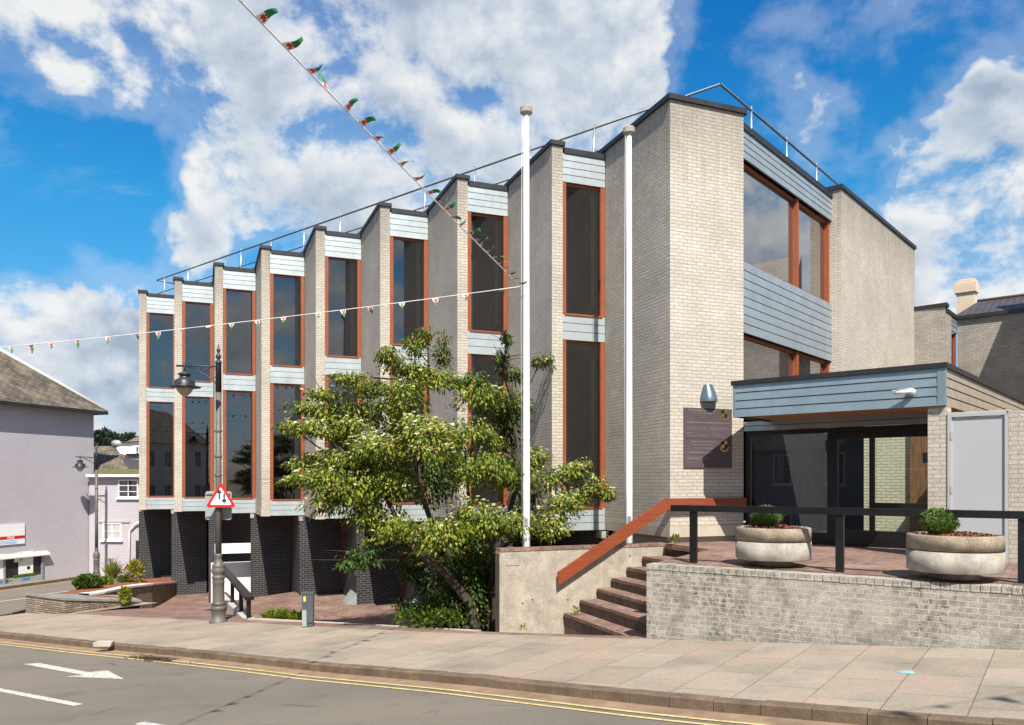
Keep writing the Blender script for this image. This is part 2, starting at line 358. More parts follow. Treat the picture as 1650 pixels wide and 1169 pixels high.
plain('cabinet metal', (.10, .15, .19), .35, .4, var=.1)
plain('white paint', (.80, .80, .79), .5, var=.08, sc=4)
plain('pole paint', (.80, .80, .79), .35, var=.07, sc=2.2)
plain('door white', (.435, .445, .455), .55, var=.03, sc=1)
plain('concrete', (.38, .33, .265), .9, var=.26, sc=3.5, bmp=.006, bsc=70, fine=.35)
plain('pale concrete', (.33, .30, .255), .9, var=.38, sc=3.5, bmp=.004, bsc=70, fine=.2)
plain('planter rim', (.30, .245, .18), .95, var=.35, sc=5, bmp=.005, bsc=60, fine=.3)
plain('riser', (.135, .095, .072), .95, var=.35, sc=5, bmp=.004)
plain('plinth', (.46, .40, .33), .9, var=.12, sc=3, bmp=.003)
plain('kerb stone', (.10, .068, .045), .9, var=.3, sc=4, bmp=.008, bsc=30, c2=(.21, .15, .10))
def tarmac(name, c):
    m, nt, b = newmat(name); L = nt.links.new; p = geo(nt)
    ag = noise(nt, p, 95, 3, .8); big = noise(nt, p, .35, 5, .6); oil = noise(nt, p, 1.3, 5, .65)
    col = mixc(nt, mrange(nt, ag, .3, .7), tuple(x*.58 for x in c), tuple(x*1.5 for x in c))
    col = mixc(nt, mrange(nt, big, .42, .6, 0, .5), col, tuple(x*.80 for x in c), 'MIX'); col = mixc(nt, mrange(nt, oil, .56, .72, 0, .6), col, tuple(x*.5 for x in c))
    mp = nd(nt, 'ShaderNodeMapping'); L(p, mp.inputs[0]); mp.inputs['Rotation'].default_value = (0, 0, R(55)); mp.inputs['Scale'].default_value = (.12, 1.1, 1)
    col = mixc(nt, mrange(nt, noise(nt, mp.outputs[0], 1.0, 3, .5), .45, .65, 0, .35), col, tuple(x*1.35 for x in c))
    vo = nd(nt, 'ShaderNodeTexVoronoi', feature='DISTANCE_TO_EDGE'); wv = nd(nt, 'ShaderNodeVectorMath', operation='MULTIPLY_ADD'); L(nd(nt, 'ShaderNodeTexNoise').outputs['Color'], wv.inputs[0]); wv.inputs[1].default_value = (.7, .7, 0); L(p, wv.inputs[2]); L(wv.outputs[0], vo.inputs['Vector']); vo.inputs['Scale'].default_value = .30
    ck = nd(nt, 'ShaderNodeMath', operation='MULTIPLY'); L(mrange(nt, vo.outputs['Distance'], 0, .009, .8, 0), ck.inputs[0]); L(mrange(nt, noise(nt, p, .5, 2, .5), .5, .56), ck.inputs[1])
    col = mixc(nt, ck.outputs[0], col, tuple(x*.35 for x in c))
    L(col, b.inputs['Base Color']); b.inputs['Roughness'].default_value = .88; L(bump(nt, ag, .005), b.inputs['Normal']); MT[name] = m
tarmac('asphalt', (.172, .148, .118))
plain('asphalt pavement', (.24, .20, .165), .9, var=.12, sc=.8, bmp=.003, bsc=100, fine=.2)
plain('road paint', (.60, .58, .53), .8, var=.05, sc=7, fine=.6, bsc=38, c2=(.42, .405, .365))
plain('yellow paint', (.62, .47, .20), .8, var=.2, sc=6, fine=.3, bsc=40)
plain('gutter dirt', (.26, .175, .11), .95, var=.3, sc=3, bmp=.004, bsc=60)
plain('mulch', (.20, .055, .022), .95, c2=(.33, .11, .05), sc=28, bmp=.03, bsc=30)
plain('soil', (.05, .033, .02), .95, var=.4, sc=20, bmp=.01)
plain('stone coping', (.46, .43, .37), .85, var=.15, sc=5, bmp=.004)
plain('slate coping', (.25, .25, .235), .7, var=.25, sc=3, bmp=.003)
plain('plaque', (.085, .066, .072), .5, var=.08)
plain('gold', (.80, .52, .16), .3, .9, var=.1)
plain('engraved', (.28, .25, .26), .6)
plain('black paint', (.012, .012, .012), .5)
plain('sign red', (.62, .02, .025), .35, var=.04)
plain('sign white', (.82, .82, .82), .35, var=.03)
plain('sign grey', (.36, .40, .38), .45, .2, var=.08)
plain('flag white', (.80, .80, .78), .8); plain('flag green', (.02, .20, .07), .8); plain('flag red', (.55, .02, .03), .8)
plain('cord', (.75, .75, .73), .8)
plain('bark', (.055, .040, .029), .95, var=.4, sc=14, bmp=.015, bsc=22)
plain('lamp glass', (.42, .37, .27), .25, var=.1)
plain('cabinet', (.075, .085, .095), .5, var=.15)
plain('sticker yellow', (.7, .6, .1), .5)
plain('blue sign', (.05, .25, .55), .4)
plain('sky blue sign', (.15, .50, .78), .4)
plain('grey blue render', (.24, .25, .30), .85)
plain('white render', (.72, .70, .65), .8, var=.06)
plain('tan render', (.52, .40, .25), .85, var=.1)
plain('moss', (.13, .115, .04), .95, var=.5, sc=9, bmp=.02, bsc=20)
plain('terracotta', (.66, .53, .38), .85, var=.1)
plain('car red', (.35, .01, .03), .2, var=.05)
plain('grey interior', (.025, .025, .027), .9)
plain('blind', (.42, .47, .43), .8)
plain('room', (.22, .21, .20), .9, var=.25, sc=1.2)
plain('room ceiling', (.5, .49, .46), .9)
plain('pale interior', (.45, .44, .42), .9)
plain('chalk blue', (.22, .50, .68), .9)
plain('rubber', (.015, .015, .015), .8)
plain('dragon gold', (.7, .5, .15), .4)
plain('ridge tile', (.24, .13, .09), .8)
def glassmat(name, dark, refl, rough=.01, trans=0.):
    m, nt, b = newmat(name); L = nt.links.new; out = nt.nodes['Material Output']
    gl = nd(nt, 'ShaderNodeBsdfGlossy'); gl.inputs['Roughness'].default_value = rough; gl.inputs['Color'].default_value = (.97, .95, .94, 1)
    if trans:
        df = nd(nt, 'ShaderNodeBsdfTransparent'); df.inputs['Color'].default_value = (*dark, 1)
    else:
        df = nd(nt, 'ShaderNodeBsdfDiffuse'); df.inputs['Color'].default_value = (*dark, 1)
    lw = nd(nt, 'ShaderNodeLayerWeight'); lw.inputs['Blend'].default_value = .25
    mxs = nd(nt, 'ShaderNodeMixShader'); L(mrange(nt, lw.outputs['Fresnel'], 0, 1, refl, 1.0), mxs.inputs[0]); L(df.outputs[0], mxs.inputs[1]); L(gl.outputs[0], mxs.inputs[2])
    # slight waviness of the panes
    bn = bump(nt, noise(nt, geo(nt), .7, 2, .5), .0012); L(bn, gl.inputs['Normal'])
    L(mxs.outputs[0], out.inputs['Surface']); MT[name] = m
glassmat('window glass', (.40, .39, .39), .14, trans=1); glassmat('side glass', (.03, .03, .03), .40)
glassmat('entrance glass', (.80, .84, .84), .07, trans=1); glassmat('shop glass', (.80, .84, .84), .06, trans=1)
glassmat('cottage glass', (.03, .03, .035), .12)
def leafmat(name, c, tr=.35):
    m, nt, b = newmat(name); L = nt.links.new; out = nt.nodes['Material Output']
    n = noise(nt, geo(nt), 3.5, 3, .6); col = mixc(nt, mrange(nt, n, .3, .7), tuple(x*.75 for x in c), tuple(x*1.25 for x in c))
    L(col, b.inputs['Base Color']); b.inputs['Roughness'].default_value = .5; b.inputs['Specular IOR Level'].default_value = .35
    t = nd(nt, 'ShaderNodeBsdfTranslucent'); L(mixc(nt, 1.0, col, (1.5, 1.5, .6), 'MULTIPLY'), t.inputs[0])
    mx = nd(nt, 'ShaderNodeMixShader'); mx.inputs[0].default_value = tr; L(b.outputs[0], mx.inputs[1]); L(t.outputs[0], mx.inputs[2]); L(mx.outputs[0], out.inputs[0]); MT[name] = m
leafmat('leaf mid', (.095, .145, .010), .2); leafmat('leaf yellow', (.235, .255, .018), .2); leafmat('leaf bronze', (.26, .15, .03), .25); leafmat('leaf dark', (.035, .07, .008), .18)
leafmat('blossom', (.60, .60, .30), .2); leafmat('grass blade', (.12, .19, .03)); leafmat('far foliage', (.02, .032, .016), .1); leafmat('lavender', (.10, .20, .03)); leafmat('red flower', (.5, .02, .03), .2)
leafmat('pale leaf', (.18, .2, .12))
M_ = MT

# ================================================================== SETTING: ground, roads, pavements
def fr(a, b, n): return [a+(b-a)*i/n for i in range(n+1)]
KT = [-60, -12, -4.7, -3.4, -2, 1.15, 3.4, 5.5, 8, 11, 15.5, 17.5, 19.2, 20.3, 20.9]
KN = [-3.9, -3.8, -3.69, -3.67, -3.62, -3.32, -3.24, -3.15, -3.11, -3.13, -3.05, -2.95, -2.5, -1.8, -.7]
def kn(t): return float(np.interp(t, KT, KN))
def tne(n): return min(20.9+.95*max(n+.7, 0), 29.3)
def tfe(n): return 31.2+(.45*(n-1) if n > 1 else 0) if n < 14 else 37.05
b = MB()
b.grid(lambda t, n: tnp(t, n, -.6), [-200, -60]+fr(-50, 60, 44)+[120, 400], [-400, -60, -26]); b.grid(lambda t, n: Vector((*(P0+t*D2+n*N2).xy, -5.2)), [-400, 0, 400, 1500], [-26, 60, 400, 1500])
struct(b.build('ground', M_['asphalt pavement']))
b = MB()
b.grid(lambda t, s: tnp(t, -26+(kn(min(t, 20.9))+26)*s, -.12), fr(-60, 20.9, 54), fr(0, 1, 8))
b.grid(lambda t, s: tnp(t, -26+(-.7+26)*s, -.12), fr(20.9, 31.2, 6), fr(0, 1, 6)); b.grid(lambda t, s: tnp(t, -26+(-8+26)*s, -.12), fr(31.2, 120, 30), fr(0, 1, 6))
b.grid(lambda n, u: tnp(tne(n)+(tfe(n)-tne(n))*u, n, -.12), [-.7]+fr(0, 12, 12)+fr(16, 90, 8), fr(0, 1, 4))
struct(b.build('road', M_['asphalt']))
b = MB()
b.grid(lambda t, s: tnp(t, kn(t)+.16+(-.1-kn(t)-.16)*s), fr(-60, 20.3, 100), fr(0, 1, 6))
b.grid(lambda t, n: tnp(t, n), fr(18.0, 20.74, 4), fr(-.1, 2.5, 4))
struct(b.build('pavement', M_['pavement flags']))
b = MB()
pt = [tnp(t, kn(t)) for t in fr(-60, 19, 158)]+[tnp(t, kn(t)) for t in fr(19.1, 20.9, 10)]+[tnp(tne(n), n) for n in fr(-.2, 7.8, 8)]
for i in range(len(pt)-1):
    p, q = pt[i], pt[i+1]; d = (q-p); d.z = 0; nn = Vector((d.y, -d.x, 0)).normalized()
    if nn.dot(Vector((N2.x, N2.y, 0))) < 0 and i < 160: nn = -nn
    if i >= 160: nn = Vector((-D2.x, -D2.y, 0)) if i > 172 else -Vector((d.y, -d.x, 0)).normalized()*(-1 if Vector((d.y, -d.x, 0)).dot(-D2) > 0 else 1)
    a = nn*.17; jj = Vector((0, 0, rng.uniform(-.006, .006)))
    g = .004*d.normalized()
    b.raw([p+g-ZUP*.3, q-g-ZUP*.3, q-g+a-ZUP*.3, p+g+a-ZUP*.3, p+g-ZUP*.012+jj, q-g-ZUP*.012+jj, q-g+a+ZUP*.003+jj, p+g+a+ZUP*.003+jj, p+g+a*.12+jj+ZUP*.003, q-g+a*.12+jj+ZUP*.003],
          [(0, 1, 5, 4), (4, 5, 9, 8), (8, 9, 6, 7), (3, 0, 4, 8, 7), (1, 2, 6, 9, 5), (2, 3, 7, 6)])
struct(b.build('kerb', M_['kerb stone']))
b = MB(); b.grid(lambda t, s: tnp(t, kn(t)-.30*s-.0, -.116), fr(-40, 19, 120), [0, .5, 1]); struct(b.build('gutter_dirt', M_['gutter dirt']))
b = MB()
for o in (.30, .47): b.grid(lambda t, s: tnp(t, kn(t)-o-.052*s, -.112), fr(-40, 18.5, 110), [0, 1])
struct(b.build('yellow_line', M_['yellow paint']))
def flat(name, pts, mat, off=-.115):
    b = MB(); c = sum(pts, Vector())/len(pts)
    ps = [tnp(*tn(p), off) for p in pts]
    n = (ps[1]-ps[0]).cross(ps[2]-ps[1]); b.face(ps if n.z > 0 else ps[::-1]); return struct(b.build(name, M_[mat], origin=ps[0]))
TNP = lambda t, n: P0+t*D2+n*N2
flat('road_arrow', [ong(38, 1071, -.12), ong(62, 1069, -.12), ong(143, 1084, -.12), ong(173, 1081, -.12), ong(200, 1095, -.12), ong(104, 1091, -.12), ong(134, 1088.5, -.12)], 'road paint')
for (t0, t1, n0) in ((8.9, 5.63, -6.05), (3.75, .5, -6.3), (15, 11.6, -5.8)):
    flat('lane_dash', [Z(TNP(t0, n0-.06), 0), Z(TNP(t0, n0+.06), 0), Z(TNP(t1, n0+.02), 0), Z(TNP(t1, n0-.1), 0)], 'road paint')
for (t0, n0, t1, n1) in ((26.3, .2, 26.9, 2.7), (27.6, 3.2, 28.3, 6.2), (28.6, 8.5, 29.2, 11.5)):
    flat('lane_dash', [Z(TNP(t0-.09, n0), 0), Z(TNP(t0+.09, n0), 0), Z(TNP(t1+.09, n1), 0), Z(TNP(t1-.09, n1), 0)], 'road paint')
b = MB(); b.grid(lambda n, u: tnp(tfe(n)-.75+.10*u, n, -.112), fr(-8, 13.5, 20), [0, 1]); struct(b.build('yellow_line', M_['yellow paint']))
b = MB(); b.grid(lambda n, u: tnp(tfe(n)+(46-tfe(n))*u, n), fr(-8, 13.5, 18)+fr(14, 90, 8), fr(0, 1, 6)); struct(b.build('far_pavement', M_['asphalt pavement']))
b = MB()
for i in range(24):
    n0 = -8+i*.9; p = tnp(tfe(n0+.01), n0+.01); q = tnp(tfe(n0+.89), n0+.89); b.obox(p-ZUP*.3, q-p, Vector((D2.x, D2.y, 0))*-.16, ZUP*.305)
struct(b.build('far_kerb', M_['kerb stone']))
# a chalk mark left on the flags, and a loose heap against the kerb
flat('chalk_arrow', [ong(1443, 1084), ong(1470, 1081), ong(1474, 1087.5)], 'chalk blue', .004)
c = ong(168, 1041); b = MB()
r_ = random.Random(3)
vs = [c+Vector((x*.16+r_.uniform(-.03, .03), y*.09+r_.uniform(-.02, .02), z*.09)) for z in (0, 1) for x, y in ((-1, -1), (1, -.8), (.9, 1), (-.8, .9))]
b.raw(vs, [(3, 2, 1, 0), (4, 5, 6, 7), (0, 1, 5, 4), (1, 2, 6, 5), (2, 3, 7, 6), (3, 0, 4, 7)]); tag(b.build('loose_stone', M_['stone coping'], origin=c), 'loose pale block of stone lying on the kerb edge', 'stone')
c = ong(248, 1063, -.12); b = MB()
for i in range(170):
    p = c+D2*r_.gauss(0, .32)+N2*r_.gauss(0, .07); p = tnp(*tn(p), -.11); d = Vector((r_.gauss(0, 1), r_.gauss(0, 1), r_.uniform(0, .3))).normalized()*r_.uniform(.03, .09); q = d.cross(ZUP).normalized()*.008
    b.raw([p-d-q, p+d-q, p+d+q+ZUP*.012, p-d+q+ZUP*.01], [(0, 1, 2, 3)])
tag(b.build('leaf_litter', M_['soil'], origin=c), 'small heap of dry twigs and leaves in the gutter', 'debris')
# forecourt paving (lower level under the overhang)
b = MB(); b.grid(lambda t, n: tnp(t, n, 0, zc), fr(-.6, 18.0, 40), [-.1, .3, .7, 1.2, 1.8, 2.5, 3.3, 4.5, 6, 8, 12, 16, 22]); b.grid(lambda t, n: tnp(t, n, 0, zc), fr(18.0, 27, 12), [1.6, 2.2, 2.8, 3.5, 4.5, 6, 8, 12, 22])
struct(b.build('forecourt', M_['brick paving']))
# ------------------------------------------------------------------ terrace
ZT = .90
WL, WR = onp(1040, P0, D2)[1], P0-9*D2                                             # line of the street wall
stE = lambda s: A[8]+s*E2
b = MB()
b.prism([P0+N2*.30-D2*.3, P0+N2*.3-9*D2, P0-9*D2+N2*14, C0+G2*13, C0+G2*13-E2*1, A[8]+F2*.4-.0*E2, stE(.0)-F2*.0, stE(-.15)-.05*F2, stE(-.15)-1.6*F2, P0+N2*.30-D2*.1], -1.0, ZT)
struct(b.build('terrace_paving', M_['brick paving']))

# ================================================================== THE CIVIC BUILDING
ZTOP, ZBOT = 10.20, 1.0
BL = thing('civic_building', Z(A[4]+5*F2, -1.7), 'large pale brick office building with saw-tooth window bays and a dark brick undercroft', 'building')
def cap(b, poly, z, h=.11, o=.035):
    c = sum(poly, Vector())/len(poly); b.prism([p+(p-c).normalized()*o*1.5 for p in poly], z, z+h)
LW = [(1.55, 5.60), (6.20, 9.38)]                                                  # lower and upper window: sill, head
def boards(b, p, d, nrm, L, z0, z1, n, lip=.012, skew=0):
    # horizontal standing-lap boards: each a slightly tilted strip with a shadow gap below it
    h = (z1-z0)/n
    for i in range(n):
        a0 = z0+i*h+(.012 if i else 0); a1 = z0+(i+1)*h
        vs = []
        for q in (p, p+d*L):
            vs += [Z(q+nrm*lip, a0), Z(q+nrm*.002, a1), Z(q-nrm*.04, a1), Z(q-nrm*.04, a0)]
        b.raw(vs, [(0, 4, 5, 1), (1, 5, 6, 2), (3, 7, 4, 0), (0, 1, 2, 3), (7, 6, 5, 4)])
    b.obox(Z(p-nrm*.03, z0), Z(d*L, 0), Z(-nrm*.02, 0), ZUP*(z1-z0), 1)
def window(p, d, nrm, L, z0, z1, fw=.105, mull=(), glass='window glass', side=None, fd=.09, blind=False):
    f = MB()
    jw = .115
    for x0, x1 in [(0, jw), (L-jw, L)]: f.obox(Z(p+d*x0, z0), Z(d*(x1-x0), 0), Z(-nrm*fd, 0), ZUP*(z1-z0))
    for m in mull: f.obox(Z(p+d*(m-.07)+nrm*.004, z0+.002), Z(d*.14, 0), Z(-nrm*fd, 0), ZUP*(z1-z0-.004))
    f.obox(Z(p+d*jw-nrm*.055, z1-.075), Z(d*(L-2*jw), 0), Z(-nrm*(fd-.03), 0), ZUP*.073); f.obox(Z(p+d*(jw*.6)+nrm*.03, z0-.012), Z(d*(L-1.2*jw), 0), Z(-nrm*(fd+.02), 0), ZUP*.045)
    o = f.build('window', M_['timber frame'], BL)
    xs = [jw]+[v for m in mull for v in (m-.07, m+.07)]+[L-jw]
    for i in range(0, len(xs), 2):
        g = MB(); q0, q1 = p+d*xs[i]-nrm*(fd*.8), p+d*xs[i+1]-nrm*(fd*.8)
        g.raw([Z(q0, z0+.03), Z(q1, z0+.03), Z(q1, z1-.06), Z(q0, z1-.06)], [(0, 1, 2, 3)])
        g.build('pane', M_[glass], o)
        if blind: b2 = MB(); b2.obox(Z(q1-d*(L*.17)-nrm*.05, z0+(.25 if z0 > 5 else .05)), Z(d*L*.085, 0), Z(-nrm*.02, 0), ZUP*(z1-z0-.4)); b2.build('blind', M_['blind'], o)
NF = -F2
for k in range(8):
    a = A[k]; bk = TW+.8
    poly = [a, a+TB*E2, a+TB*E2+bk*F2, a+bk*F2]
    b = MB(); b.prism(poly, ZBOT+.24, ZTOP); b.build('brick_fin', M_['pale brick'], BL)
    b = MB(); pp = [a-F2*.012-E2*.012, a+TB*E2-F2*.012, a+TB*E2+bk*F2, a+bk*F2-E2*.012]; b.prism(pp, ZBOT, ZBOT+.236); b.build('concrete_band', M_['plinth'], BL)
    b = MB(); b.prism([a-.05*E2-.05*F2, a+(TB+.05)*E2-.05*F2, a+(TB+.05)*E2+bk*F2, a-.05*E2+bk*F2], ZTOP, ZTOP+.10)
    w0 = a+TB*E2+.05*F2; WLn = TT-TB-.012
    b.obox(Z(w0-.03*F2+.051*E2, 10.06), Z(E2*(WLn-.055), 0), Z(F2*.3, 0), ZUP*.135); b.build('parapet_cap', M_['black trim'], BL)
    for z0, z1, n in ((LW[1][1], 10.06, 4), (LW[0][1], LW[1][0], 3), (ZBOT+.02, LW[0][0], 3)):
        b = MB(); boards(b, w0, E2, NF, WLn, z0, z1, n); b.build('zinc_panel', [M_['zinc'], M_['black trim']], BL)
    for z0, z1 in LW: window(w0, E2, NF, WLn, z0, z1, blind=(k > 2))
# corner pier
b = MB(); pier = [A[8], C0, C0-GN*1.1, A[8]+(TW+.8)*F2]
b.prism(pier, 1.255, ZTOP+.06); b.build('corner_pier', M_['pale brick'], BL)
b = MB(); b.prism([A[8]-.02*F2-.02*E2, C0-.02*F2+.01*E2, C0-GN*1.1, A[8]+(TW+.8)*F2-.02*E2], 1.02, 1.25); b.build('concrete_band', M_['plinth'], BL)
b = MB(); b.prism([A[8]+.1*F2+.08*E2, C0+.1*F2-.1*E2, C0+1.2*G2-GN*.4, A[8]+(TW+.8)*F2+.1*E2], .6, 1.02); b.build('base_wall', M_['plinth'], BL)
b = MB(); b.prism([A[8]-.06*E2-.06*F2, C0-.06*F2+.05*E2, C0+.1*G2+GN*.01, C0-GN*1.1, A[8]+(TW+.8)*F2-.06*E2], ZTOP+.06, ZTOP+.17); b.build('parapet_cap', M_['black trim'], BL)
# side elevation
FG = 5.86; sp = C0-GN*.10
b = MB(); boards(b, sp+.0*G2, G2, GN, FG, 9.40, 10.02, 4); b.build('zinc_panel', [M_['zinc side'], M_['black trim']], BL)
b = MB(); boards(b, sp, G2, GN, FG, 5.52, 7.10, 8); b.build('zinc_panel', [M_['zinc side'], M_['black trim']], BL)
b = MB(); b.obox(Z(sp+GN*.035, 10.02), Z(G2*FG, 0), Z(-GN*.3, 0), ZUP*.15); b.build('parapet_cap', M_['black trim'], BL)
window(sp-GN*.06, G2, GN, FG, 7.10, 9.40, mull=(3.55,), glass='side glass', fd=.13); window(sp-GN*.06, G2, GN, FG, 3.9, 5.52, mull=(3.55,), glass='side glass', fd=.13)
r0 = C0+FG*G2+GN*.16; r1 = C0+13.4*G2+GN*.16
b = MB(); b.prism([r0, r1, r1-GN*4, r0-GN*.6], .5, ZTOP+.04); b.build('brick_flank', M_['pale brick'], BL)
b = MB(); b.prism([r0-.05*G2+GN*.05, r1+.05*G2+GN*.05, r1+.05*G2-GN*4, r0-.05*G2-GN*.6], ZTOP+.04, ZTOP+.15); b.build('parapet_cap', M_['black trim'], BL)
# roof and body behind the bays
back = 11.0
b = MB(); rb = [A[0]+TB*E2+1.2*F2]+[q for k in range(8) for q in (A[k]+TB*E2+.4*F2, A[k]+(TT-.02)*E2+.4*F2)]+[A[8]+.4*F2+.3*E2, C0+.2*G2-GN*.5, C0+13.3*G2-GN*.5, A[0]+back*G2]
b.prism(rb, 9.85, 10.0); b.build('roof', M_['black trim'], BL)
b = MB(); b.prism([A[0]+1.0*G2, A[0]+back*G2, A[0]+back*G2+.3*SD, A[0]+1.0*G2+.3*SD], ZBOT, 10.2); b.prism([A[0]+back*G2, C0+13.3*G2-GN*.3, C0+13.3*G2-GN*.6, A[0]+back*G2-.3*G2], -2, 10.2)
b.build('rear_wall', M_['grey brick'], BL)
b = MB()
for k in range(8): b.prism([A[k]+TB*E2+2.3*F2, A[k]+(TT+.3)*E2+2.3*F2, A[k]+(TT+.3)*E2+2.5*F2, A[k]+TB*E2+2.5*F2], ZBOT+.03, 9.8)
b.build('inner_wall', M_['room'], BL)
b = MB()
for k in range(8):
    fl = [A[k]+TB*E2+.32*F2, A[k]+(TT-.005)*E2+.32*F2, A[k]+(TT-.005)*E2+2.29*F2, A[k]+TB*E2+2.29*F2]
    b.prism(fl, ZBOT+.12, ZBOT+.2); b.prism(fl, 5.62, 5.95); b.prism(fl, 9.45, 9.6)
b.build('floor_slab', M_['room ceiling'], BL)
b = MB()
sof = [q for k in range(8) for q in (A[k]+.02*E2+.05*F2, A[k]+(TT-.01)*E2+.06*F2)]+[A[8]+.15*E2+.15*F2, C0+2*G2-GN*1, C0+9*G2-GN*1, A[0]+9*F2]
b.prism(sof, ZBOT+.012, ZBOT+.10); b.build('soffit', M_['plinth'], BL)
# undercroft: dark brick teeth set back under the overhang
OFF = -.184*E2+2.69*F2
for k in range(9):
    a = A[k]+OFF; b = MB()
    L = 1.40 if k not in (2,) else .42
    if k == 8: L = 2.2
    b.prism([a, a+L*E2, a+L*E2+.32*F2, a+.32*F2], -3.3, ZBOT-.001)
    if k not in (2, 3): b.prism([a+.322*F2, a+.32*E2+.322*F2, a+.32*E2+(TW+.15)*F2, a+(TW+.15)*F2], -3.3, ZBOT-.001)
    b.build('dark_brick_wall', M_['dark brick'], BL)
    b = MB(); b.obox(Z(a-.02*E2-.02*F2, ZBOT-.17), Z(E2*.12, 0), Z(F2*.3, 0), ZUP*.165); b.build('padstone', M_['pale concrete'], BL)
    if 4 <= k <= 7:
        b = MB(); q = a+1.41*E2-.1*F2; z0 = zc(*tn(q))+.15
        b.obox(Z(q, z0), Z(E2*.10, 0), Z(F2*.25, 0), ZUP*(ZBOT-z0-.02)); b.build('door', M_['red door'], BL)
        b = MB(); q = A[k+1]+OFF-.004*E2; z0 = zc(*tn(q))
        b.raw([Z(q, z0), Z(q-.26*E2+.25*F2, z0), Z(q, z0+.36), Z(q+1.1*F2, z0), Z(q-.26*E2+1.1*F2, z0), Z(q+1.1*F2, z0+.36)], [(0, 1, 2), (1, 4, 5, 2), (3, 5, 4), (0, 2, 5, 3), (0, 3, 4, 1)]); b.build('splayed_base', M_['sign grey'], BL)
# passage in the third bay: white beam, cream wall behind painted whiter in place of sunlight
pq = A[3]+OFF+.35*F2; pa, pb = pz(346, 893, pq, E2), pz(412, 891, pq, E2)
b = MB(); b.obox(pa, Z(E2*(pb-pa).xy.length, 0), Z(F2*.25, 0), ZUP*.36); b.build('beam', M_['white paint'], BL)
pq = A[3]+OFF+1.2*F2; pa, pb = pz(340, 908, pq, E2), pz(420, 907, pq, E2)
b = MB(); b.obox(Z(pa, -3.3), Z(E2*(pb-pa).xy.length, 0), Z(F2*.25, 0), ZUP*(pa.z+3.3)); b.build('cream_wall', M_['white paint'], BL)
b = MB(); b.prism([A[0]+5.8*F2+.3*E2, A[8]+6.4*F2, A[8]+6.7*F2, A[0]+6.1*F2+.3*E2], -3.3, ZBOT); b.build('inner_wall', M_['dark brick'], BL)
# roof guard rail
b = MB(); rc = Z(V2(*at(1161, 136, 18.3).xy), 0); zr = at(1161, 136, 18.3).z
le = Z(V2(*at(253, 452, (zr-EYE)*FPX/(HY-452)).xy), zr); rr = at(1411, 350, (zr-EYE)*FPX/(HY-350)); rc.z = zr
b.tube([le, rc], .028, 8); b.tube([rc, rr], .028, 8); inn = Z(G2*1.4, 0); b.tube([le, le+inn], .028, 8); b.tube([rr, rr-Z(GN*1.2, 0)], .028, 8)
lo = ZUP*.62
b.tube([le-lo+inn*.0, rc-lo], .02, 6); b.tube([rc-lo, rr-lo], .02, 6); rail = b.build('guard_rail', M_['steel rail'], BL)
b = MB(); d = rc-le; nP = 13
for i in range(nP):
    p = le+d*((i+.35)/nP); b = MB(); b.tube([p+ZUP*.10, p-ZUP*1.5+Z(SD*-.10, 0)], .026, 8); b.build('rail_post', M_['galvanised'], rail)
d = rr-rc
for i in range(5):
    p = rc+d*((i+.75)/5.3); b = MB(); b.tube([p+ZUP*.10, p-ZUP*1.5], .026, 8); b.build('rail_post', M_['galvanised'], rail)
b = MB(); q = A[4]+5*F2; b.prism([A[1]+3.6*F2, A[7]+3.6*F2, A[7]+8*F2, A[1]+8*F2], 9.9, 10.45); b.build('roof_upstand', M_['dark slate'], BL)

# ------------------------------------------------------------------ entrance: canopy, glazing, lobby
s_, Bq = onp(1239, C0, SD); CZ0 = EYE+(HY-680.6)*Bq.y/FPX
s_, FL = onp(1183, Bq, G2); s2, FR_ = onp(1521.5, FL, SD)
CZ1 = EYE+(HY-621.5)*FL.y/FPX
def inset(p, u, v): return p+u*SD+v*G2
b = MB(); boards(b, FL, SD, -G2, (FR_-FL).length-.10, CZ0, CZ1, 4, .016); b.obox(Z(inset(FR_, -.10, -.02), CZ0), Z(SD*.12, 0), Z(G2*.12, 0), ZUP*(CZ1-CZ0)); b.obox(Z(inset(FL, -.02, -.018), CZ0), Z(SD*.05, 0), Z(G2*.10, 0), ZUP*(CZ1-CZ0)); CAN = b.build('canopy_fascia', [M_['zinc canopy'], M_['black trim']], BL)
b = MB(); boards(b, FR_+.1*G2, G2, SD, 9, CZ0, CZ1, 4, .016); b.build('canopy_fascia', [M_['zinc stained'], M_['black trim']], BL)
b = MB(); boards(b, FL+G2*1.66, -G2, -SD, 1.62, CZ0, CZ1, 4, .016); b.build('canopy_fascia', [M_['zinc canopy'], M_['black trim']], BL)
b = MB(); b.prism([inset(FL, -.05, -.05), inset(FR_, .05, -.05), inset(FR_, .05, 9.1), inset(FR_, -.2, 9.1), inset(FR_, -.2, .2), inset(FL, .2, .2), inset(FL, .2, 1.64), inset(FL, -.05, 1.64)], CZ1, CZ1+.085); b.build('canopy_trim', M_['black trim'], BL)
b = MB(); fl2 = FL+.06*SD+.06*G2; wdt = (FR_-FL).length-.12
b.prism([fl2, fl2+SD*wdt, fl2+SD*wdt+G2*3.2, fl2+G2*3.2], CZ1-.12, CZ1-.02); b.prism([fl2+G2*6.0, fl2+SD*wdt+G2*6.0, fl2+SD*wdt+G2*9, fl2+G2*9], CZ1-.12, CZ1-.02); b.build('canopy_roof', M_['black trim'], BL)  # roof left open midway, an added gap letting sun onto the lobby wall
b = MB(); b.prism([fl2-.02*SD, fl2+SD*wdt, fl2+SD*wdt+G2*3.1, fl2-.02*SD+G2*3.1], CZ0+.03, CZ0+.05); b.build('soffit', M_['soffit board'], BL)
ZH = 3.30                                                                        # head of glazing
GLq = onp(1497, C0, SD)[0]+.15
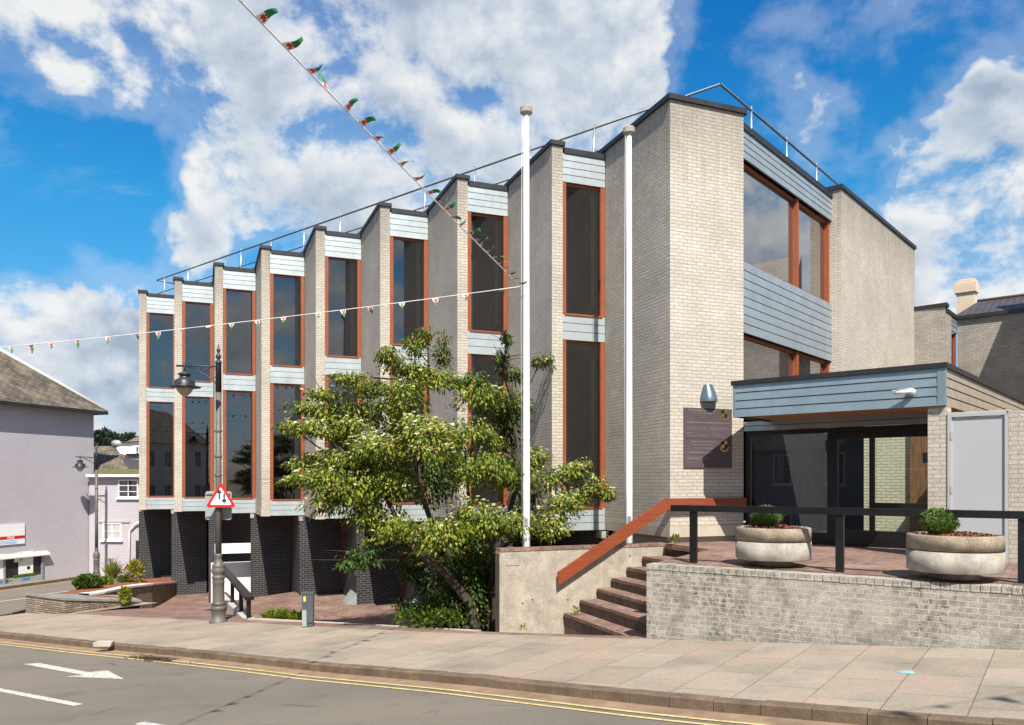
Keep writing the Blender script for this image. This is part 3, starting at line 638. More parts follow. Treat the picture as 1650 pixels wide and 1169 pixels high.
b = MB(); boards(b, C0+.02*SD, SD, -G2, GLq, ZH+.0, CZ0+.03, 2, .012); b.build('lintel', [M_['zinc side'], M_['black trim']], BL)
b = MB(); gp = C0+.06*G2
def fb(u0, u1, z0, z1, dp=.09, o=0.): b.obox(Z(gp+SD*u0-G2*o, z0), Z(SD*(u1-u0), 0), Z(G2*dp, 0), ZUP*(z1-z0))
qd = lambda px: onp(px, gp, SD)[0]
um = qd(1340); u_end = GLq; dl = qd(1405)
fb(.02, u_end, ZH-.10, ZH-.002); fb(.02, .13, ZT+.13, ZH-.102); fb(um-.09, um+.02, ZT+.13, ZH-.102); fb(um+.02, um+.12, ZT+.13, ZH-.102, .09, .015); fb(.02, u_end, ZT+.005, ZT+.128)
fb(um+.12, u_end, ZH-.24, ZH-.104, .085); fb(dl-.05, dl+.04, ZT+.13, ZH-.244, .088, .008); fb(um+.121, u_end, ZT+.13, ZT+.32, .084); fb(dl+.041, u_end, 1.62, 1.78, .08); fb(.131, um-.091, ZT+.13, ZT+.24, .08)
scr = b.build('entrance_screen', M_['black metal'], BL)
for u0, u1, z0, z1 in ((.13, um-.09, ZT+.24, ZH-.10), (um+.12, dl-.05, ZT+.32, ZH-.24), (dl+.04, u_end, ZT+.32, 1.62), (dl+.04, u_end, 1.78, ZH-.24)):
    g = MB(); q0, q1 = gp+SD*u0+G2*.045, gp+SD*u1+G2*.045; g.raw([Z(q0, z0), Z(q1, z0), Z(q1, z1), Z(q0, z1)], [(0, 1, 2, 3)]); g.build('pane', M_['entrance glass'], scr)
b = MB(); b.obox(Z(gp+SD*(qd(1489)-.02)-G2*.03, 2.55), Z(SD*.16, 0), Z(G2*.006, 0), ZUP*.2); b.build('door_notice', M_['cabinet'], scr)
# lobby behind the glass
b = MB(); lp = lambda u, v: C0+SD*u+G2*v
b.prism([lp(.05, .4), lp(4.6, .4), lp(4.6, 8), lp(.05, 8)], .5, .91); b.build('lobby_floor', M_['grey interior'], BL)
b = MB(); b.prism([lp(.0, .35), lp(.1, .35), lp(.1, 7.5), lp(0, 7.5)], .912, CZ0); b.prism([lp(.1, 5.2), lp(2.6, 5.2), lp(2.6, 5.4), lp(.1, 5.4)], .912, CZ1-.1); b.build('lobby_wall', M_['grey interior'], BL)
lw = lp(0, 4.4); lu = lambda px: onp(px, lw, SD)[1]
b = MB(); b.prism([lu(1392), lu(1467), lu(1467)+.2*G2, lu(1392)+.2*G2], .912, CZ1-.15); b.build('lobby_wall', M_['cream brick'], BL)
b = MB(); b.prism([lu(1468)-.1*G2, lu(1520)-.1*G2, lu(1520)+.1*G2, lu(1468)+.1*G2], .912, CZ1-.15); b.build('lobby_partition', M_['timber slats'], BL)

# white door wall at the right of the entrance
WD = FR_+.06*G2; wq = lambda px: WD+SD*onp(px, WD, SD)[0]
ZW = EYE+(HY-668)*wq(1570).y/FPX
BW = thing('boundary_wall', Z(wq(1640), ZT), 'low pale brick wall beside the entrance with a plain white service door in it', 'wall')
b = MB(); dl0, dl1 = wq(1526), wq(1625); fe = wq(1495); re = wq(1650)+SD*3
b.prism([fe, dl0-.0*SD, dl0+.3*G2, fe+.3*G2], ZT-.3, CZ0-.012); b.prism([dl1, re, re+.3*G2, dl1+.3*G2], ZT-.3, ZW+.02); b.prism([dl0, dl1, dl1+.3*G2, dl0+.3*G2], ZW+.03, ZW+.05)
b.build('brick_wall', M_['pale brick'], BW)
b = MB(); b.obox(Z(dl0-.02*G2+.01*SD, ZT+.05), Z(SD*.06, 0), Z(G2*.1, 0), ZUP*(ZW-ZT-.02)); b.obox(Z(dl0-.02*G2+.071*SD, ZW-.03), Z(dl1-dl0-.1*SD, 0), Z(G2*.1, 0), ZUP*.06); b.obox(Z(dl1-.02*G2-.05*SD, ZT+.0), Z(SD*.045, 0), Z(G2*.1, 0), ZUP*(ZW-ZT-.035)); fr_ = b.build('door_frame', M_['door white'], BW)
b = MB(); b.obox(Z(dl0+.07*SD+.012*G2, ZT+.06), Z(dl1-dl0-.13*SD, 0), Z(G2*.05, 0), ZUP*(ZW-ZT-.1)); dr = b.build('door', M_['door white'], BW)
b = MB()
for z in (1.2, 2.0, 2.9): b.obox(Z(dl0+.055*SD-.03*G2, z), Z(SD*.03, 0), Z(G2*.03, 0), ZUP*.13)
b.build('hinge', M_['door white'], dr)

# ------------------------------------------------------------------ steps, walls and rails of the terrace
ST = thing('stone_steps', Z(stE(-1.3)-1.2*F2, -.5), 'flight of seven brick edged steps climbing from the pavement to the terrace', 'steps')
sv = [(-2.47, -.42), (-2.11, -.17), (-1.73, .035), (-1.40, .235), (-1.04, .44), (-.67, .645), (-.15, .86)]
for i, (s0, z) in enumerate(sv):
    s1 = sv[i+1][0] if i < 6 else .3
    Lf = 3.4
    b = MB(); p = stE(s0); nx = min(s1+.04, .3)
    b.prism([p-.045*F2, stE(nx)-.045*F2, stE(nx)-Lf*F2, p-Lf*F2], z-.9, z-.062)
    b.build('step', M_['riser'], ST)
    b = MB()
    nb = 30; 
    b.prism([stE(s0+.1)-.046*F2, stE(nx)-.046*F2, stE(nx)-Lf*F2, stE(s0+.1)-Lf*F2], z-.06, z)
    w = (Lf-.05)/nb
    for j in range(nb):
        dz = rng.uniform(-.004, .003); q = stE(s0-.03)-(.048+j*w)*F2; b.obox(Z(q, z-.06+dz), Z(E2*.127, 0), Z(-F2*(w-.008), 0), ZUP*.063)
    b.build('nosing', M_['brick paving'], ST)
CW = thing('concrete_wall', Z(stE(-2), -.7), 'bare concrete side wall of the steps with a brick coping', 'wall')
b = MB(); cl = stE(-3.84)
b.prism([cl, stE(-.02), stE(-.02)+.24*F2, cl+.24*F2], -1.9, .835); b.build('wall', M_['concrete'], CW)
b = MB()
for j in range(17):
    q = cl+E2*(.01+.222*j); b.obox(Z(q-.01*F2, .838+rng.uniform(-.002, .002)), Z(E2*.212, 0), Z(F2*.26, 0), ZUP*.062)
b.build('coping', M_['brick paving'], CW)
b = MB()
for px, py in ((836, 906), (857, 968), (914, 968), (841, 974), (1014, 897)): 
    q = pz(px, py, cl-.003*F2, E2); b.lathe((0, 0, 0), [(0.001, 0), (.022, 0)], 8) if 0 else b.obox(q, Z(E2*.028, 0), Z(F2*.002, 0), ZUP*.03)
b.build('tie_hole', M_['black paint'], CW)
b = MB(); q = pz(815, 912, cl-.012*F2, E2); b.obox(q, Z(E2*.30, 0), Z(F2*.011, 0), ZUP*.235); 
b.build('name_plate', M_['pale concrete'], CW)
b = MB()
for j in range(4): b.obox(q+ZUP*(.03+.055*j)-Z(F2*.002, 0), Z(E2*.30, 0), Z(F2*.0015, 0), ZUP*.006)
b.build('groove', M_['engraved'], CW)
b = MB(); b.prism([cl-.005*E2+.02*F2, cl+.0*E2+.02*F2, cl+.22*F2, cl-.005*E2+.22*F2], -1.8, .80); b.build('wall_end', M_['gunmetal'], CW)
# timber handrail
HR = thing('timber_handrail', Z(stE(-1.4)-.1*F2, 1.0), 'reddish varnished timber handrail sloping up the concrete wall then running level', 'handrail')
hp = lambda s, z: Z(stE(s)-.15*F2, z)
b = MB(); T = Vector((F2.x, F2.y, 0))*.06; b.raw([hp(-2.66, .15), hp(-2.66, .41), hp(-.20, 1.845), hp(-.13, 1.61), hp(-2.66, .15)+T, hp(-2.66, .41)+T, hp(-.20, 1.845)+T, hp(-.13, 1.61)+T],
    [(0, 3, 2, 1), (4, 5, 6, 7), (1, 2, 6, 5), (0, 1, 5, 4), (3, 0, 4, 7), (2, 3, 7, 6)]); b.build('sloping_rail', M_['timber rail'], HR)
b = MB(); b.raw([hp(-.195, 1.845), hp(1.85, 1.845), hp(1.85, 1.63), hp(-.125, 1.612)]+[p+T for p in (hp(-.195, 1.845), hp(1.85, 1.845), hp(1.85, 1.63), hp(-.125, 1.612))], [(0, 3, 2, 1), (4, 5, 6, 7), (0, 1, 5, 4), (1, 2, 6, 5), (2, 3, 7, 6), (3, 0, 4, 7)]); b.build('level_rail', M_['timber rail'], HR)
b = MB()
for s, z in ((-2.5, .35), (-1.2, 1.1), (.4, 1.72), (1.5, 1.72)): b.tube([Z(stE(s)-.10*F2, z), Z(stE(s)+.02*F2, z)], .02, 8)
b.build('bracket', M_['black metal'], HR)
# terrace retaining wall along the pavement
TWL = thing('terrace_wall', Z(P0-2.5*D2, 0), 'weathered whitish brick retaining wall running along the pavement below the terrace', 'wall')
b = MB(); w0, w1 = P0-.02*D2, P0-9*D2
b.prism([w0, w1, w1+.28*N2, w0+.28*N2], -1.2, .795); b.build('wall', M_['terrace brick'], TWL)
b = MB()
for j in range(80):
    q = w0-D2*(.002+.1125*j); b.obox(Z(q-.008*N2, .798+rng.uniform(-.003, .003)), Z(-D2*.104, 0), Z(N2*.29, 0), ZUP*.085)
b.build('coping', M_['terrace brick'], TWL)
# black steel railing
RL = thing('black_railing', Z(P0-2.5*D2+.55*N2, ZT), 'black painted steel railing with square posts along the terrace edge', 'railing')
p1 = Z(onp(1117, P0+.37*N2, D2)[1], ZT); p2 = Z(onp(1353, P0+.37*N2, D2)[1], ZT); rd = Z(V2(*(p2-p1).xy).normalized(), 0); rn = Vector((-rd.y, rd.x, 0))
zr2 = EYE-(814.5-HY)*onp(1121, P0+.37*N2, D2)[1].y/FPX; rs = onp(1082, V2(p1.x, p1.y), V2(rd.x, rd.y))[0]
b = MB(); b.obox(Z(p1, zr2-.10)+rd*rs-rn*.04, rd*9.5, rn*.11, ZUP*.10); b.build('top_rail', M_['black metal'], RL)
sp_ = (V2(*p2.xy)-V2(*p1.xy)).length
for j in range(4):
    q = Z(p1, ZT-.15)+rd*(sp_*j-.055); b = MB(); b.obox(q-rn*.02, rd*.11, rn*.07, ZUP*(zr2-.102-ZT+.15)); b.obox(q-rn*.02+rd*.03+rn*.07, rd*.05, rn*.05, ZUP*(zr2-.102-ZT+.15)); b.build('post', M_['black metal'], RL)

# planters
def leafclump(b, c, rad, n, ls, mats, up=.3, seed=0, droop=.2):
    r = random.Random(seed); c = Vector(c)
    for i in range(n):
        d = Vector((r.gauss(0, 1), r.gauss(0, 1), r.gauss(0, 1))).normalized(); k = r.random()**.4
        p = c+Vector((d.x*rad[0], d.y*rad[1], d.z*rad[2]))*k
        ax = (d*.6+Vector((r.gauss(0, .5), r.gauss(0, .5), r.gauss(0, .4)+up))).normalized(); s = ls*r.uniform(.7, 1.3)
        side = ax.cross(Vector((r.gauss(0, 1), r.gauss(0, 1), r.gauss(0, 1)))).normalized()*s*.28; nn = side.cross(ax).normalized()*s*.12
        m = p+ax*s*.5+nn
        b.raw([p, m+side, p+ax*s-nn*droop, m-side], [(0, 1, 2, 3)], r.choice(mats))
def spikes(b, c, rad, n, h, mats, seed=0, w=.012, lean=.5):
    r = random.Random(seed); c = Vector(c)
    for i in range(n):
        a = r.uniform(0, 6.283); k = r.random()**.6; o = Vector((math.cos(a)*rad*k*.55, math.sin(a)*rad*k*.55, 0)); dr = Vector((math.cos(a)*lean*k, math.sin(a)*lean*k, 1)).normalized()
        hh = h*r.uniform(.6, 1.1)*(1-.25*k); p = c+o; s = Vector((-math.sin(a+r.uniform(-1, 1)), math.cos(a), 0)).normalized()*w
        m = p+dr*hh*.55; t = p+dr*hh+Vector((o.x, o.y, 0))*.3
        b.raw([p-s*.6, p+s*.6, m+s, m-s], [(0, 1, 2, 3)], r.choice(mats)); b.raw([m-s, m+s, t], [(0, 1, 2)], r.choice(mats))
        if r.random() < .8:
            for q in range(2):
                e = Vector((r.gauss(0, 1), r.gauss(0, 1), r.uniform(.3, 1))).normalized(); pp = p+dr*hh*r.uniform(.3, .95); b.raw([pp, pp+e*hh*.22+s*.8, pp+e*hh*.3, pp+e*hh*.22-s*.8], [(0, 1, 2, 3)], r.choice(mats))
def planter(px, py, rad, zb, lab, plab, shx, seed):
    c = at(px, py, FPX*(EYE-zb)/(py-HY)); c = at(px, HY+FPX*(EYE-zb)/(c.y+.30), c.y+.30); Tn = thing('planter', c, lab, 'planter', 'round concrete planters on the terrace')
    h = .50; s = rad/.56
    b = MB(); b.lathe(c, [(.30*s, 0), (.29*s, .10)], 32); b.build('pedestal', M_['planter rim'], Tn)
    b = MB(); b.lathe(c, [(.30*s, .10), (.55*s, .101), (.562*s, .112), (.565*s, .375)], 40); b.build('bowl', M_['pale concrete'], Tn)
    b = MB(); b.lathe(c, [(.54*s, .375), (.54*s, .388)], 40); b.build('joint', M_['black trim'], Tn)
    b = MB(); b.lathe(c, [(.565*s, .388), (.565*s, .57), (.55*s, .585), (.48*s, .585), (.47*s, .52)], 40); b.f.pop(); b.m.pop(); b.sm.pop(); b.build('rim', M_['planter rim'], Tn)
    b = MB(); b.grid(lambda r, t: c+Vector((r*math.cos(t), r*math.sin(t), .545+.05*(1-(r/.48/s)**2)+.012*math.sin(7*t+3*r))), fr(.0, .475*s, 8), fr(0, 2*math.pi, 28))
    r = random.Random(seed)
    for i in range(420):
        a = r.uniform(0, 6.283); k = .46*s*math.sqrt(r.random()); p = c+Vector((k*math.cos(a), k*math.sin(a), .57+.04*(1-(k/.48/s)**2))); d = Vector((r.gauss(0, 1), r.gauss(0, 1), r.gauss(0, .3))).normalized()*.022; q = d.cross(Vector((0, .2, 1))).normalized()*.010
        b.raw([p-d-q, p+d-q, p+d+q+ZUP*.006, p-d+q], [(0, 1, 2, 3)])
    b.build('mulch', M_['mulch'], Tn)
    pc = c+Vector((shx, 0, .58)); b = MB(); spikes(b, pc, .22*s, 500, .30*s, [0, 0, 1, 2], seed, .006, .8); leafclump(b, pc+ZUP*.16*s, (.22*s, .20*s, .17*s), 1500, .045, [0, 1, 0, 2], .6, seed)
    tag(b.build('lavender_bush', [M_['lavender'], M_['grass blade'], M_['pale leaf']], origin=pc), plab, 'shrub', 'bushes in the concrete planters')
planter(1245.5, 914, .555, ZT+.01, 'round concrete planter on a pedestal in front of the glazed entrance', 'small green bush in the planter in front of the glazed entrance', -.10, 3)
planter(1538, 936, .575, ZT+.01, 'round concrete planter on a pedestal in front of the white door', 'small green bush in the planter in front of the white door', -.20, 5)

# ------------------------------------------------------------------ fittings on the corner pier
pn = -F2
def onpier(px, py, o=0.): return pz(px, py, A[8]+pn*o, E2)
a0 = onpier(1101, 657); a1 = onpier(1178, 660); am = onpier(1101, 707); ab = onpier(1101, 754)
Lp = (a1-a0).xy.length
CREST = [(-.5, .5), (.5, .5), (.5, -.1), (.28, -.42), (0, -.55), (-.28, -.42), (-.5, -.1)]
def plaque(z0, z1, lab, rows, cz):
    c = Z(A[8], z0)
    p = Z(V2(a0.x, a0.y)+pn*.002, z0); Tn = thing('plaque', p, lab, 'plaque', 'dark slate plaques on the corner pier')
    b = MB(); b.obox(p, Z(E2*Lp, 0), Z(pn*.03, 0), ZUP*(z1-z0)); b.build('slab', M_['plaque'], Tn)
    b = MB(); r = random.Random(int(z0*100)); H = z1-z0
    for (v, u0, u1, hh) in rows:
        u = u0
        while u < u1:
            wl = r.uniform(.02, .07); wl = min(wl, u1-u); b.obox(p+Z(E2*(u*Lp)+pn*.0302, H*v), Z(E2*(wl*Lp*.86), 0), Z(pn*.001, 0), ZUP*hh*rng.uniform(.7, 1.1)); u += wl+.012
    b.build('lettering', M_['engraved'], Tn)
    cc = p+Z(E2*(.835*Lp)+pn*.031, H*cz); w = .125
    b = MB()
    ring = [cc+Z(E2*(math.cos(t)*w*.95), math.sin(t)*w*.95-.01) for t in [math.pi*(1.05+.9*i/14) for i in range(15)]]
    ring2 = [cc+Z(E2*(math.cos(t)*w*.78), math.sin(t)*w*.78-.01) for t in [math.pi*(1.05+.9*i/14) for i in range(15)]]
    for i in range(14):
        f = [ring[i], ring[i+1], ring2[i+1], ring2[i]]; o = Z(pn*.004, 0); b.raw(f+[q+o for q in f], [(4, 5, 6, 7), (0, 1, 5, 4), (3, 2, 6, 7)])
    qd_ = [(-1, 1, 1), (1, 1, 0), (-1, -1, 0), (1, -1, 1)]
    for sx, sy, m in qd_:
        b.obox(cc+Z(E2*(.0 if sx > 0 else -.075)+pn*.001, (.0 if sy > 0 else -.08)+.03), Z(E2*.072, 0), Z(pn*.006, 0), ZUP*.077, 1 if m else 0)
    b.build('crest', [M_['gold'], M_['black paint']], Tn)
zA, zB, zC_ = a0.z, am.z, ab.z
plaque(zB+.004, zA, 'upper half of the dark plaque pair, under the wall lamp, with a gold crest', [(.91, .10, .66, .014), (.83, .2, .6, .01), (.70, .38, .43, .008), (.52, .06, .94, .012), (.36, .06, .48, .008), (.36, .55, .94, .008), (.30, .1, .48, .007), (.30, .56, .85, .007), (.18, .06, .2, .007), (.18, .56, .7, .007), (.10, .06, .48, .007), (.10, .56, .8, .007)], .80)
plaque(zC_, zB-.004, 'lower dark plaque of the pair, half in the canopy shadow, with a gold crest', [(.90, .14, .68, .008), (.80, .2, .6, .008), (.68, .22, .6, .008), (.52, .1, .6, .015), (.36, .06, .45, .008), (.30, .06, .6, .01), (.18, .06, .2, .007)], .78)
lc = onpier(1140.5, 648); Tn = thing('wall_lamp', lc, 'blue grey hooded wall lamp above the dark plaques on the corner pier', 'lamp')
b = MB()
def hood(u, v):
    w = .205*(1-.50*v**1.5) ; d = .22*(1-.62*v**1.5); t = math.pi*u
    return lc+Z(E2*(-w*math.cos(t))+pn*(d*math.sin(t)+.0), v*.37)
b.grid(hood, fr(0, 1, 18), fr(0, 1, 10)); b.face([hood(u, 1) for u in fr(0, 1, 18)]); b.face([hood(u, 0) for u in fr(0, 1, 18)])
b.build('hood', M_['cabinet metal'], Tn)
b = MB(); b.obox(lc+Z(-E2*.09, -.012), Z(E2*.18, 0), Z(pn*.12, 0), ZUP*.011); b.build('diffuser', M_['lamp glass'], Tn)
# security camera on the canopy fascia
sc = pz(1470, 632, FL, SD)+Z(-G2*.02, 0); Tn = thing('security_camera', sc, 'white bullet security camera on the blue canopy edge', 'camera')
fwd = (Z(-SD*.93-G2*.35, -.12)).normalized()
b = MB(); b.tube([sc, sc+Z(-G2*.05, 0)], .062, 16); b.tube([sc+Z(-G2*.05, 0), sc+Z(-G2*.11, .01)], [.055, .04], 16); b.build('mount', M_['sign white'], Tn)
b = MB(); bp = sc+Z(-G2*.12, .01); b.tube([bp+fwd*-.02, bp+fwd*.24], .038, 14); b.build('housing', M_['sign white'], Tn)
b = MB(); sd_ = fwd.cross(ZUP).normalized(); up_ = sd_.cross(fwd); b.obox(bp+fwd*.0-sd_*.042+up_*.036, fwd*.28, sd_*.084, up_*.008); b.build('sun_shield', M_['sign white'], Tn)
b = MB(); b.tube([bp+fwd*.241, bp+fwd*.243], .03, 12); b.build('lens', M_['black paint'], Tn)

# ------------------------------------------------------------------ flagpoles
def flagpole(px, Y, ytop, lab, rust):
    p = at(px, 880, Y); top = at(px, ytop, Y).z; p.z = -1.2
    Tn = thing('flagpole', p, lab, 'flagpole', 'white flagpoles in front of the building')
    H = top-p.z
    b = MB(); b.lathe(p, [(.080, 0), (.077, H*.3), (.066, H*.75), (.058, H-.16)], 20); b.build('shaft', M_['pole paint'], Tn)
    b = MB(); b.lathe(p, [(.066, H-.16), (.115, H-.128), (.125, H-.12), (.125, H-.015), (.115, H), (0.001, H+.003)], 20, smooth=False); b.build('cap', M_['pale concrete'], Tn)
    b = MB(); b.tube([p+Vector((-.10, -.05, 2.6)), p+Vector((-.105, -.05, H*.6)), p+Vector((-.085, -.04, H-.13))], .004, 5); b.build('halyard', M_['cord'], Tn)
    b = MB(); b.obox(p+Vector((-.03, -.10, 2.5)), Vector((.06, 0, 0)), Vector((0, .03, 0)), Vector((0, 0, .16))); b.build('cleat', M_['galvanised'], Tn)
    return p, H
POLE1 = flagpole(848, 16.1, 173, 'taller looking white flagpole, left of the two, rising behind the tree', 0)
flagpole(1013.5, 17.05, 206, 'white flagpole beside the corner pier, right of the two', 1)

# ------------------------------------------------------------------ street lamps
def street_lamp(loc, lab):
    p = Vector(loc); Tn = thing('street_lamp', p, lab, 'street lamp', 'heritage street lamps')
    b = MB(); b.lathe(p, [(.21, 0), (.21, .04), (.165, .06), (.165, .30), (.175, .31), (.175, .36), (.15, .40)], 24); b.build('base', M_['gunmetal'], Tn)
    b = MB(); b.lathe(p, [(.15, .40), (.16, .45), (.15, .47), (.135, .50), (.135, .93), (.145, .95), (.135, .98), (.135, 1.03), (.15, 1.05), (.15, 1.09), (.125, 1.11), (.135, 1.15), (.16, 1.19), (.165, 1.23), (.15, 1.28), (.14, 1.30), (.15, 1.32), (.15, 1.35), (.13, 1.37), (.10, 1.43), (.08, 1.50), (.08, 1.53), (.09, 1.55), (.085, 1.60), (.078, 1.63)], 24); b.build('pedestal', M_['gunmetal'], Tn)
    b = MB(); b.lathe(p, [(.074, 1.63), (.072, 3.0), (.067, 5.45)], 16); cl_ = b.build('column', M_['gunmetal'], Tn)
    b = MB()
    for z in (2.85, 3.45, 3.9, 4.5): b = MB(); b.lathe(p, [(.076, z), (.082, z+.01), (.082, z+.05), (.076, z+.06)], 16); b.build('collar', M_['gunmetal'], cl_)
    b = MB(); b.lathe(p, [(.070, 5.45), (.066, 6.12), (.075, 6.13), (.075, 6.18), (.05, 6.2)], 16); b.build('upper_column', M_['dark iron'], Tn)
    b = MB(); b.lathe(p, [(.05, 6.2), (.03, 6.22), (.06, 6.27), (.065, 6.31), (.04, 6.35), (.022, 6.38), (.045, 6.43), (.045, 6.46), (.02, 6.50), (.012, 6.58), (0.001, 6.60)], 14); b.build('finial', M_['dark iron'], Tn)
    za = 6.06
    b = MB(); b.tube([p+Vector((0, 0, za)), p+Vector((-.98, 0, za+.02))], .022, 8)
    b.tube([p+Vector((-.05, 0, za-.42)), p+Vector((-.12, 0, za-.34)), p+Vector((-.3, 0, za-.20)), p+Vector((-.52, 0, za-.08)), p+Vector((-.72, 0, za-.02))], .013, 6)
    for x, rr in ((-.17, .13), (-.36, .085), (-.51, .05)): b.tube([p+Vector((x+rr*math.cos(t), 0, za-.03-rr+rr*math.sin(t))) for t in fr(0, 2*math.pi, 14)], .008, 5)
    b.tube([p+Vector((-.80, 0, za+.1)), p+Vector((-.80, 0, za-.14))], .022, 8); b.lathe(p+Vector((-.98, 0, za+.02)), [(.001, -.04), (.035, 0), (.001, .04)], 8); b.build('bracket', M_['dark iron'], Tn)
    c = p+Vector((-.80, 0, za-.68))
    b = MB(); b.lathe(c, [(.36, .185), (.37, .20), (.24, .235), (.235, .25), (.225, .345), (.20, .365), (.125, .40), (.11, .46), (.115, .47), (.145, .475), (.145, .515), (.11, .53), (.05, .55), (.03, .58)], 28); b.build('lamp_hood', M_['dark iron'], Tn)
    b = MB(); b.lathe(c, [(.001, -.03), (.05, -.02), (.11, .03), (.16, .09), (.19, .15), (.20, .19)], 24); b.build('glass_bowl', M_['lamp glass'], Tn)
    return Tn
l1 = ong(352, 1003)
SL = street_lamp(l1, 'near grey cast iron street lamp carrying the two-way traffic sign')
l2 = at(155.5, 937, 38.7)
dup(SL, l2, 0, 'far street lamp standing against the lilac building', 'heritage street lamps')
# two-way traffic sign and the back of another plate, strapped to the near lamp
sgn = at(356, 818, l1.y-.13); Tn = thing('road_sign', sgn, 'red bordered triangular two-way traffic sign on the near lamp post', 'road sign')
fx = Vector((.985, .17, 0)); fy = Vector((-.17, .985, 0))
def rtri(side, rad, off, z0):
    h = side*math.sqrt(3)/2; cs = [Vector((-side/2, 0, 0)), Vector((side/2, 0, 0)), Vector((0, 0, h))]; cen = Vector((0, 0, h/3)); pts = []
    for i, c in enumerate(cs):
        dirs = (c-cen).normalized(); cc = c-dirs*rad*2
        a0_ = math.atan2(dirs.z, dirs.x)
        for k in range(-3, 4):
            a = a0_+k*R(20); pts.append(cc+Vector((math.cos(a)*rad, 0, math.sin(a)*rad)))
    return [sgn+fx*q.x+ZUP*(q.z+z0)-fy*off for q in pts]
def plate(b, pts, th, mi=0):
    n = len(pts); b.raw(pts+[q+fy*th for q in pts], [tuple(range(n)), tuple(range(n, 2*n))[::-1]]+[(i, i+n, (i+1) % n+n, (i+1) % n) for i in range(n)], mi)
sd0 = .70
b = MB(); plate(b, rtri(sd0, .045, .012, 0), .012); b.build('plate', M_['sign red'], Tn)
b = MB(); plate(b, rtri(sd0*.70, .02, .0145, sd0*.087), .002); b.build('panel', M_['sign white'], Tn)
def arrow(x, zb, zt, up):
    b = MB(); w = .018
    hd = .075
    def P(u, v): return sgn+fx*u+ZUP*v-fy*.0175
    if up: b.raw([P(x-w, zb), P(x+w, zb), P(x+w, zt-.06), P(x-w, zt-.06)]+[], [(0, 1, 2, 3)]); b.raw([P(x-.055, zt-hd), P(x-.03, zt-hd-.03), P(x, zt-.045), P(x+.03, zt-hd-.03), P(x+.055, zt-hd), P(x, zt)], [(0, 1, 2, 5), (2, 3, 4, 5)])
    else: b.raw([P(x-w, zb+.06), P(x+w, zb+.06), P(x+w, zt), P(x-w, zt)], [(0, 1, 2, 3)]); b.raw([P(x-.055, zb+hd), P(x, zb), P(x+.055, zb+hd), P(x+.03, zb+hd+.03), P(x, zb+.045), P(x-.03, zb+hd+.03)], [(0, 1, 4, 5), (1, 2, 3, 4)])
    b.build('arrow', M_['black paint'], Tn)
arrow(-.035, .19, .43, True); arrow(.075, .09, .335, False)
sg2 = at(352, 838, l1.y+.12); T2 = thing('sign_back', sg2, 'grey back of a square sign plate behind the triangular sign on the lamp post', 'road sign')
b = MB(); w, h, rr = .315, .68, .05
pts = [sg2+Vector((sx*(w-rr)+rr*math.cos(a), 0, (h-rr if sz > 0 else rr)+rr*math.sin(a))) for sx, sz, aa in ((1, -1, -90), (1, 1, 0), (-1, 1, 90), (-1, -1, 180)) for a in (R(aa), R(aa+45), R(aa+90))]
n = len(pts); b.raw(pts+[q+Vector((0, .012, 0)) for q in pts], [tuple(range(n)), tuple(range(n, 2*n))[::-1]]+[(i, i+n, (i+1) % n+n, (i+1) % n) for i in range(n)]); b.build('plate', M_['sign grey'], T2)
b = MB()
for z in (.06, .60): b.obox(sg2+Vector((-.29, -.03, z)), Vector((.58, 0, 0)), Vector((0, .028, 0)), Vector((0, 0, .035)))
b.build('channel', M_['galvanised'], T2)
# small dark service pillar on the pavement edge
bp = ong(495.5, 1011.5); Tn = thing('service_pillar', bp, 'short dark grey metal service pillar at the back of the pavement', 'bollard')
b = MB(); b.obox(bp+Vector((-.12, 0, 0)), Vector((.235, .03, 0)), Vector((-.03, .2, 0)), ZUP*.71); b.obox(bp+Vector((-.13, -.01, .71)), Vector((.255, .03, 0)), Vector((-.03, .22, 0)), ZUP*.03); b.build('body', M_['cabinet'], Tn)
b = MB(); b.obox(bp+Vector((.0, .004, .10)), Vector((.105, .013, 0)), Vector((.001, -.012, 0)), ZUP*.42); b.build('access_door', M_['cabinet'], Tn)
b = MB(); b.obox(bp+Vector((-.085, -.004, .55)), Vector((.045, .005, 0)), Vector((0, .003, 0)), ZUP*.11); b.build('label', M_['sticker yellow'], Tn)
b = MB(); b.obox(bp+Vector((-.115, -.0045, .02)), Vector((.09, .011, 0)), Vector((0, .003, 0)), ZUP*.35); b.build('repaired_patch', M_['sign grey'], Tn)

